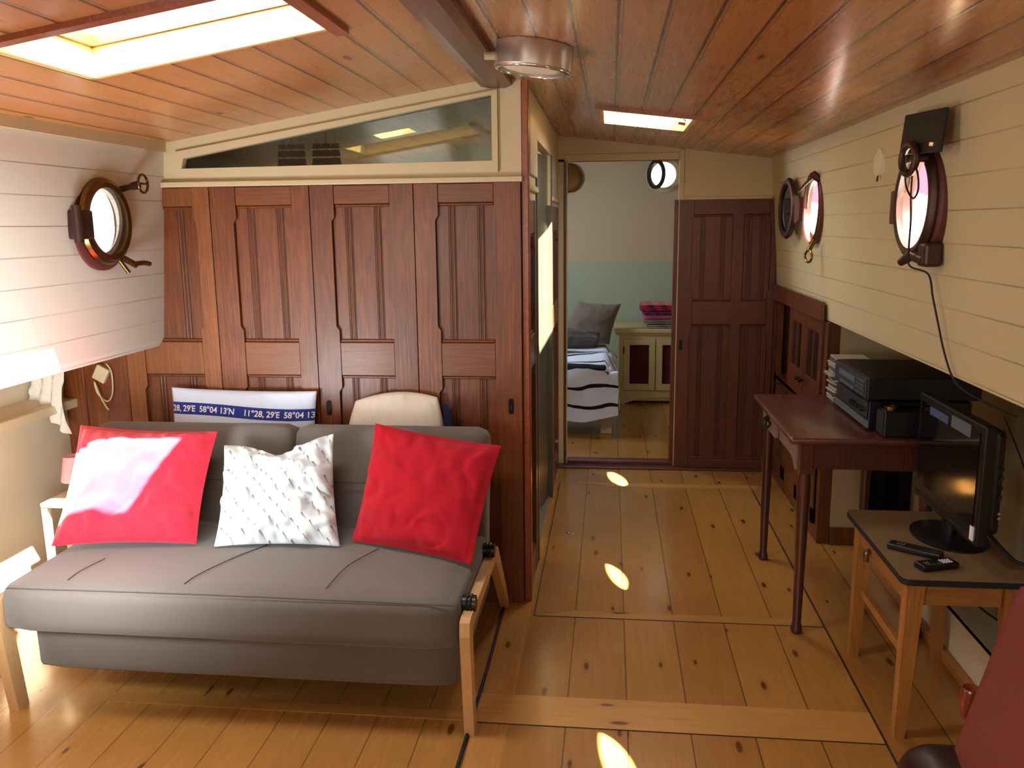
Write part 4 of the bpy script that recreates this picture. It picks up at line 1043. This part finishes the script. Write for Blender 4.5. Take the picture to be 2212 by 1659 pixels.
# ------------------------------------------------------------ model ships behind the transom glass
def ship(x, y, sc, label, sails):
    t = thing('model_ship', label, 'model ship', (x, y, 1.79))
    z0 = 1.79
    m = MB(); rings = []
    for i in range(9):
        k = i/8*2-1; w = .014*sc*(1-k*k)**.6+.001; 
        rings.append([m.b.verts.new((x+k*.06*sc, y-w, z0+.03*sc+.008*k*k)), m.b.verts.new((x+k*.05*sc, y, z0)), m.b.verts.new((x+k*.06*sc, y+w, z0+.03*sc+.008*k*k))])
    for A, B in zip(rings, rings[1:]):
        for k in range(3): m.b.faces.new((A[k], A[(k+1) % 3], B[(k+1) % 3], B[k]))
    m.b.faces.new(rings[0]); m.b.faces.new(rings[-1][::-1])
    m.out('hull', M['dk2'], t)
    for k in (-.5, 0, .5):
        h_ = (.125 if k == 0 else .11)*sc
        MB().frust((x+k*.06*sc, y, z0+.02*sc), (x+k*.06*sc, y, z0+.03+h_), .002, .0012, 8).out('mast', M['dk'], t)
        for a, b in ((.03, .055), (.06, .08), (.085, .1)):
            w = .022*sc*(1.1-b*4)
            MB().xz([(x+k*.06*sc-w, z0+.02+a*sc), (x+k*.06*sc+w, z0+.02+a*sc), (x+k*.06*sc+w*.8, z0+.02+b*sc), (x+k*.06*sc-w*.8, z0+.02+b*sc)], y-.006, y-.004).out('sail', M[sails], t)
ship(-1.335, 3.60, 1.3, 'small model sailing ship with pale sails behind the transom window', 'cream')
ship(-1.185, 3.60, 1.3, 'second model ship with tan sails right of the pale-sailed one', 'dk2')
MB().box(-1.9, -.40, 3.50, 3.72, 1.76, 1.788).out('trim_20', M['dk'], kind='structure')

# outside: pink sheet added for the pink reflection in the starboard portholes
m = MB()
m.yz([(5.5, 3.6), (16.4, 3.6), (16.4, 1.95), (13.2, 1.68), (11.9, 2.05), (9.3, 1.72), (7.7, 2.2), (5.5, 2.6)], 3.6, 3.63)
m.out('exterior_pink_sheet', plain('pink_sheet', '#D9607A', .8), kind='structure')
MB().box(-5, 14, -10, 40, -1.5, -1.4).out('ground_outside', plain('bright_quay', '#D8D8D8', .8), kind='structure')

# ------------------------------------------------------------ lights
def area(name, loc, rot, sx, sy, e, col):
    l = bpy.data.lights.new(name, 'AREA'); l.shape = 'RECTANGLE'; l.size = sx; l.size_y = sy; l.energy = e; l.color = col
    o = bpy.data.objects.new(name, l); COL.objects.link(o); o.location = loc; o.rotation_euler = rot; return o
sun = bpy.data.lights.new('sun', 'SUN'); sun.energy = 130; sun.angle = math.radians(.53); sun.color = (1, .93, .82)
so = bpy.data.objects.new('sun', sun); COL.objects.link(so)
d = Vector((-.96, .77, -1.65)); so.rotation_euler = d.to_track_quat('-Z', 'Y').to_euler(); so.location = (3, -2, 6)
area('skylight_glow', (-1.08, 2.115, zc(-1.08)+.13), (0, math.radians(-9), 0), .72, .48, 34, (1, .97, .93))
area('skylight_glow', (.165, 4.345, zc(.165)+.13), (0, math.radians(7), 0), .44, .64, 16, (1, .95, .88))
area('skylight_glow', (-1.09, 4.41, zc(-1.09)+.13), (0, 0, 0), .2, .2, 8, (1, .9, .7))
area('side_cabin_fill', (-1.1, 4.9, 1.2), (math.radians(130), 0, 0), .6, .5, 36, (.8, .92, 1))  # added lamp brightening the cabin behind the transom, no fixture there
Ld = Vector((-1.87, 2.75, 1.35))-Vector((-1.60, 1.9, .70))
area('port_glare_fill', (-1.60, 1.9, .70), Ld.to_track_quat('-Z', 'Y').to_euler(), .45, .45, 28, (.93, .97, 1))  # added lamp for left wall glare and bounce off the sunlit sofa end
area('aft_fill', (-.2, -1.9, 1.45), (math.radians(90), 0, 0), 2.2, .9, 20, (1, .92, .80))  # added fill lamp for window light from behind, no windows built there
Le = Vector((1, .42, -.05))
area('port_fill', (-1.70, -.7, 1.45), Le.to_track_quat('-Z', 'Y').to_euler(), 1.4, .6, 38, (1, .95, .84))  # added fill lamp from the port side, brightens the starboard wall
area('bedroom_fill', (-1.2, 6.9, 1.9), (0, math.radians(-50), 0), .6, .6, 24, (.82, .92, 1))  # added lamp giving the bed bluish side light, no window built

w = bpy.data.worlds.new('w'); S.world = w; w.use_nodes = True
nt = w.node_tree; nt.nodes.clear()
bg = nt.nodes.new('ShaderNodeBackground'); ow = nt.nodes.new('ShaderNodeOutputWorld')
sky = nt.nodes.new('ShaderNodeTexSky'); sky.sky_type = 'HOSEK_WILKIE'; sky.sun_direction = (-d).normalized(); sky.turbidity = 4
mx = nt.nodes.new('ShaderNodeMix'); mx.data_type = 'RGBA'; mx.inputs[0].default_value = .75
nt.links.new(sky.outputs[0], mx.inputs[6]); mx.inputs[7].default_value = (.95, .98, 1, 1)
nt.links.new(mx.outputs[2], bg.inputs[0]); bg.inputs[1].default_value = 3.2
nt.links.new(bg.outputs[0], ow.inputs[0])

# ------------------------------------------------------------ camera
cam = bpy.data.cameras.new('camera'); co = bpy.data.objects.new('camera', cam); COL.objects.link(co)
cam.sensor_width = 36; cam.sensor_fit = 'HORIZONTAL'; cam.lens = 36*1853/2212; cam.clip_start = .05
f_ = 1853.
dv = Vector((1319-1106, 829.5-482, -f_)).normalized()
r_ = Vector((1, .0113, 0)); r_ = (r_-dv*r_.dot(dv)).normalized()
u_ = r_.cross(dv)
R = Matrix((r_, dv, u_))      # world = R @ cam
co.matrix_world = Matrix.Translation((0, 0, 1.6)) @ R.to_4x4()
S.camera = co

S.view_settings.view_transform = 'Standard'; S.view_settings.look = 'None'; S.view_settings.exposure = 0; S.view_settings.gamma = 1
c = S.cycles
c.use_denoising = True; c.max_bounces = 7; c.diffuse_bounces = 4; c.glossy_bounces = 3; c.transmission_bounces = 3; c.transparent_max_bounces = 8
c.sample_clamp_indirect = 6; c.caustics_reflective = False; c.caustics_refractive = False; c.blur_glossy = .5
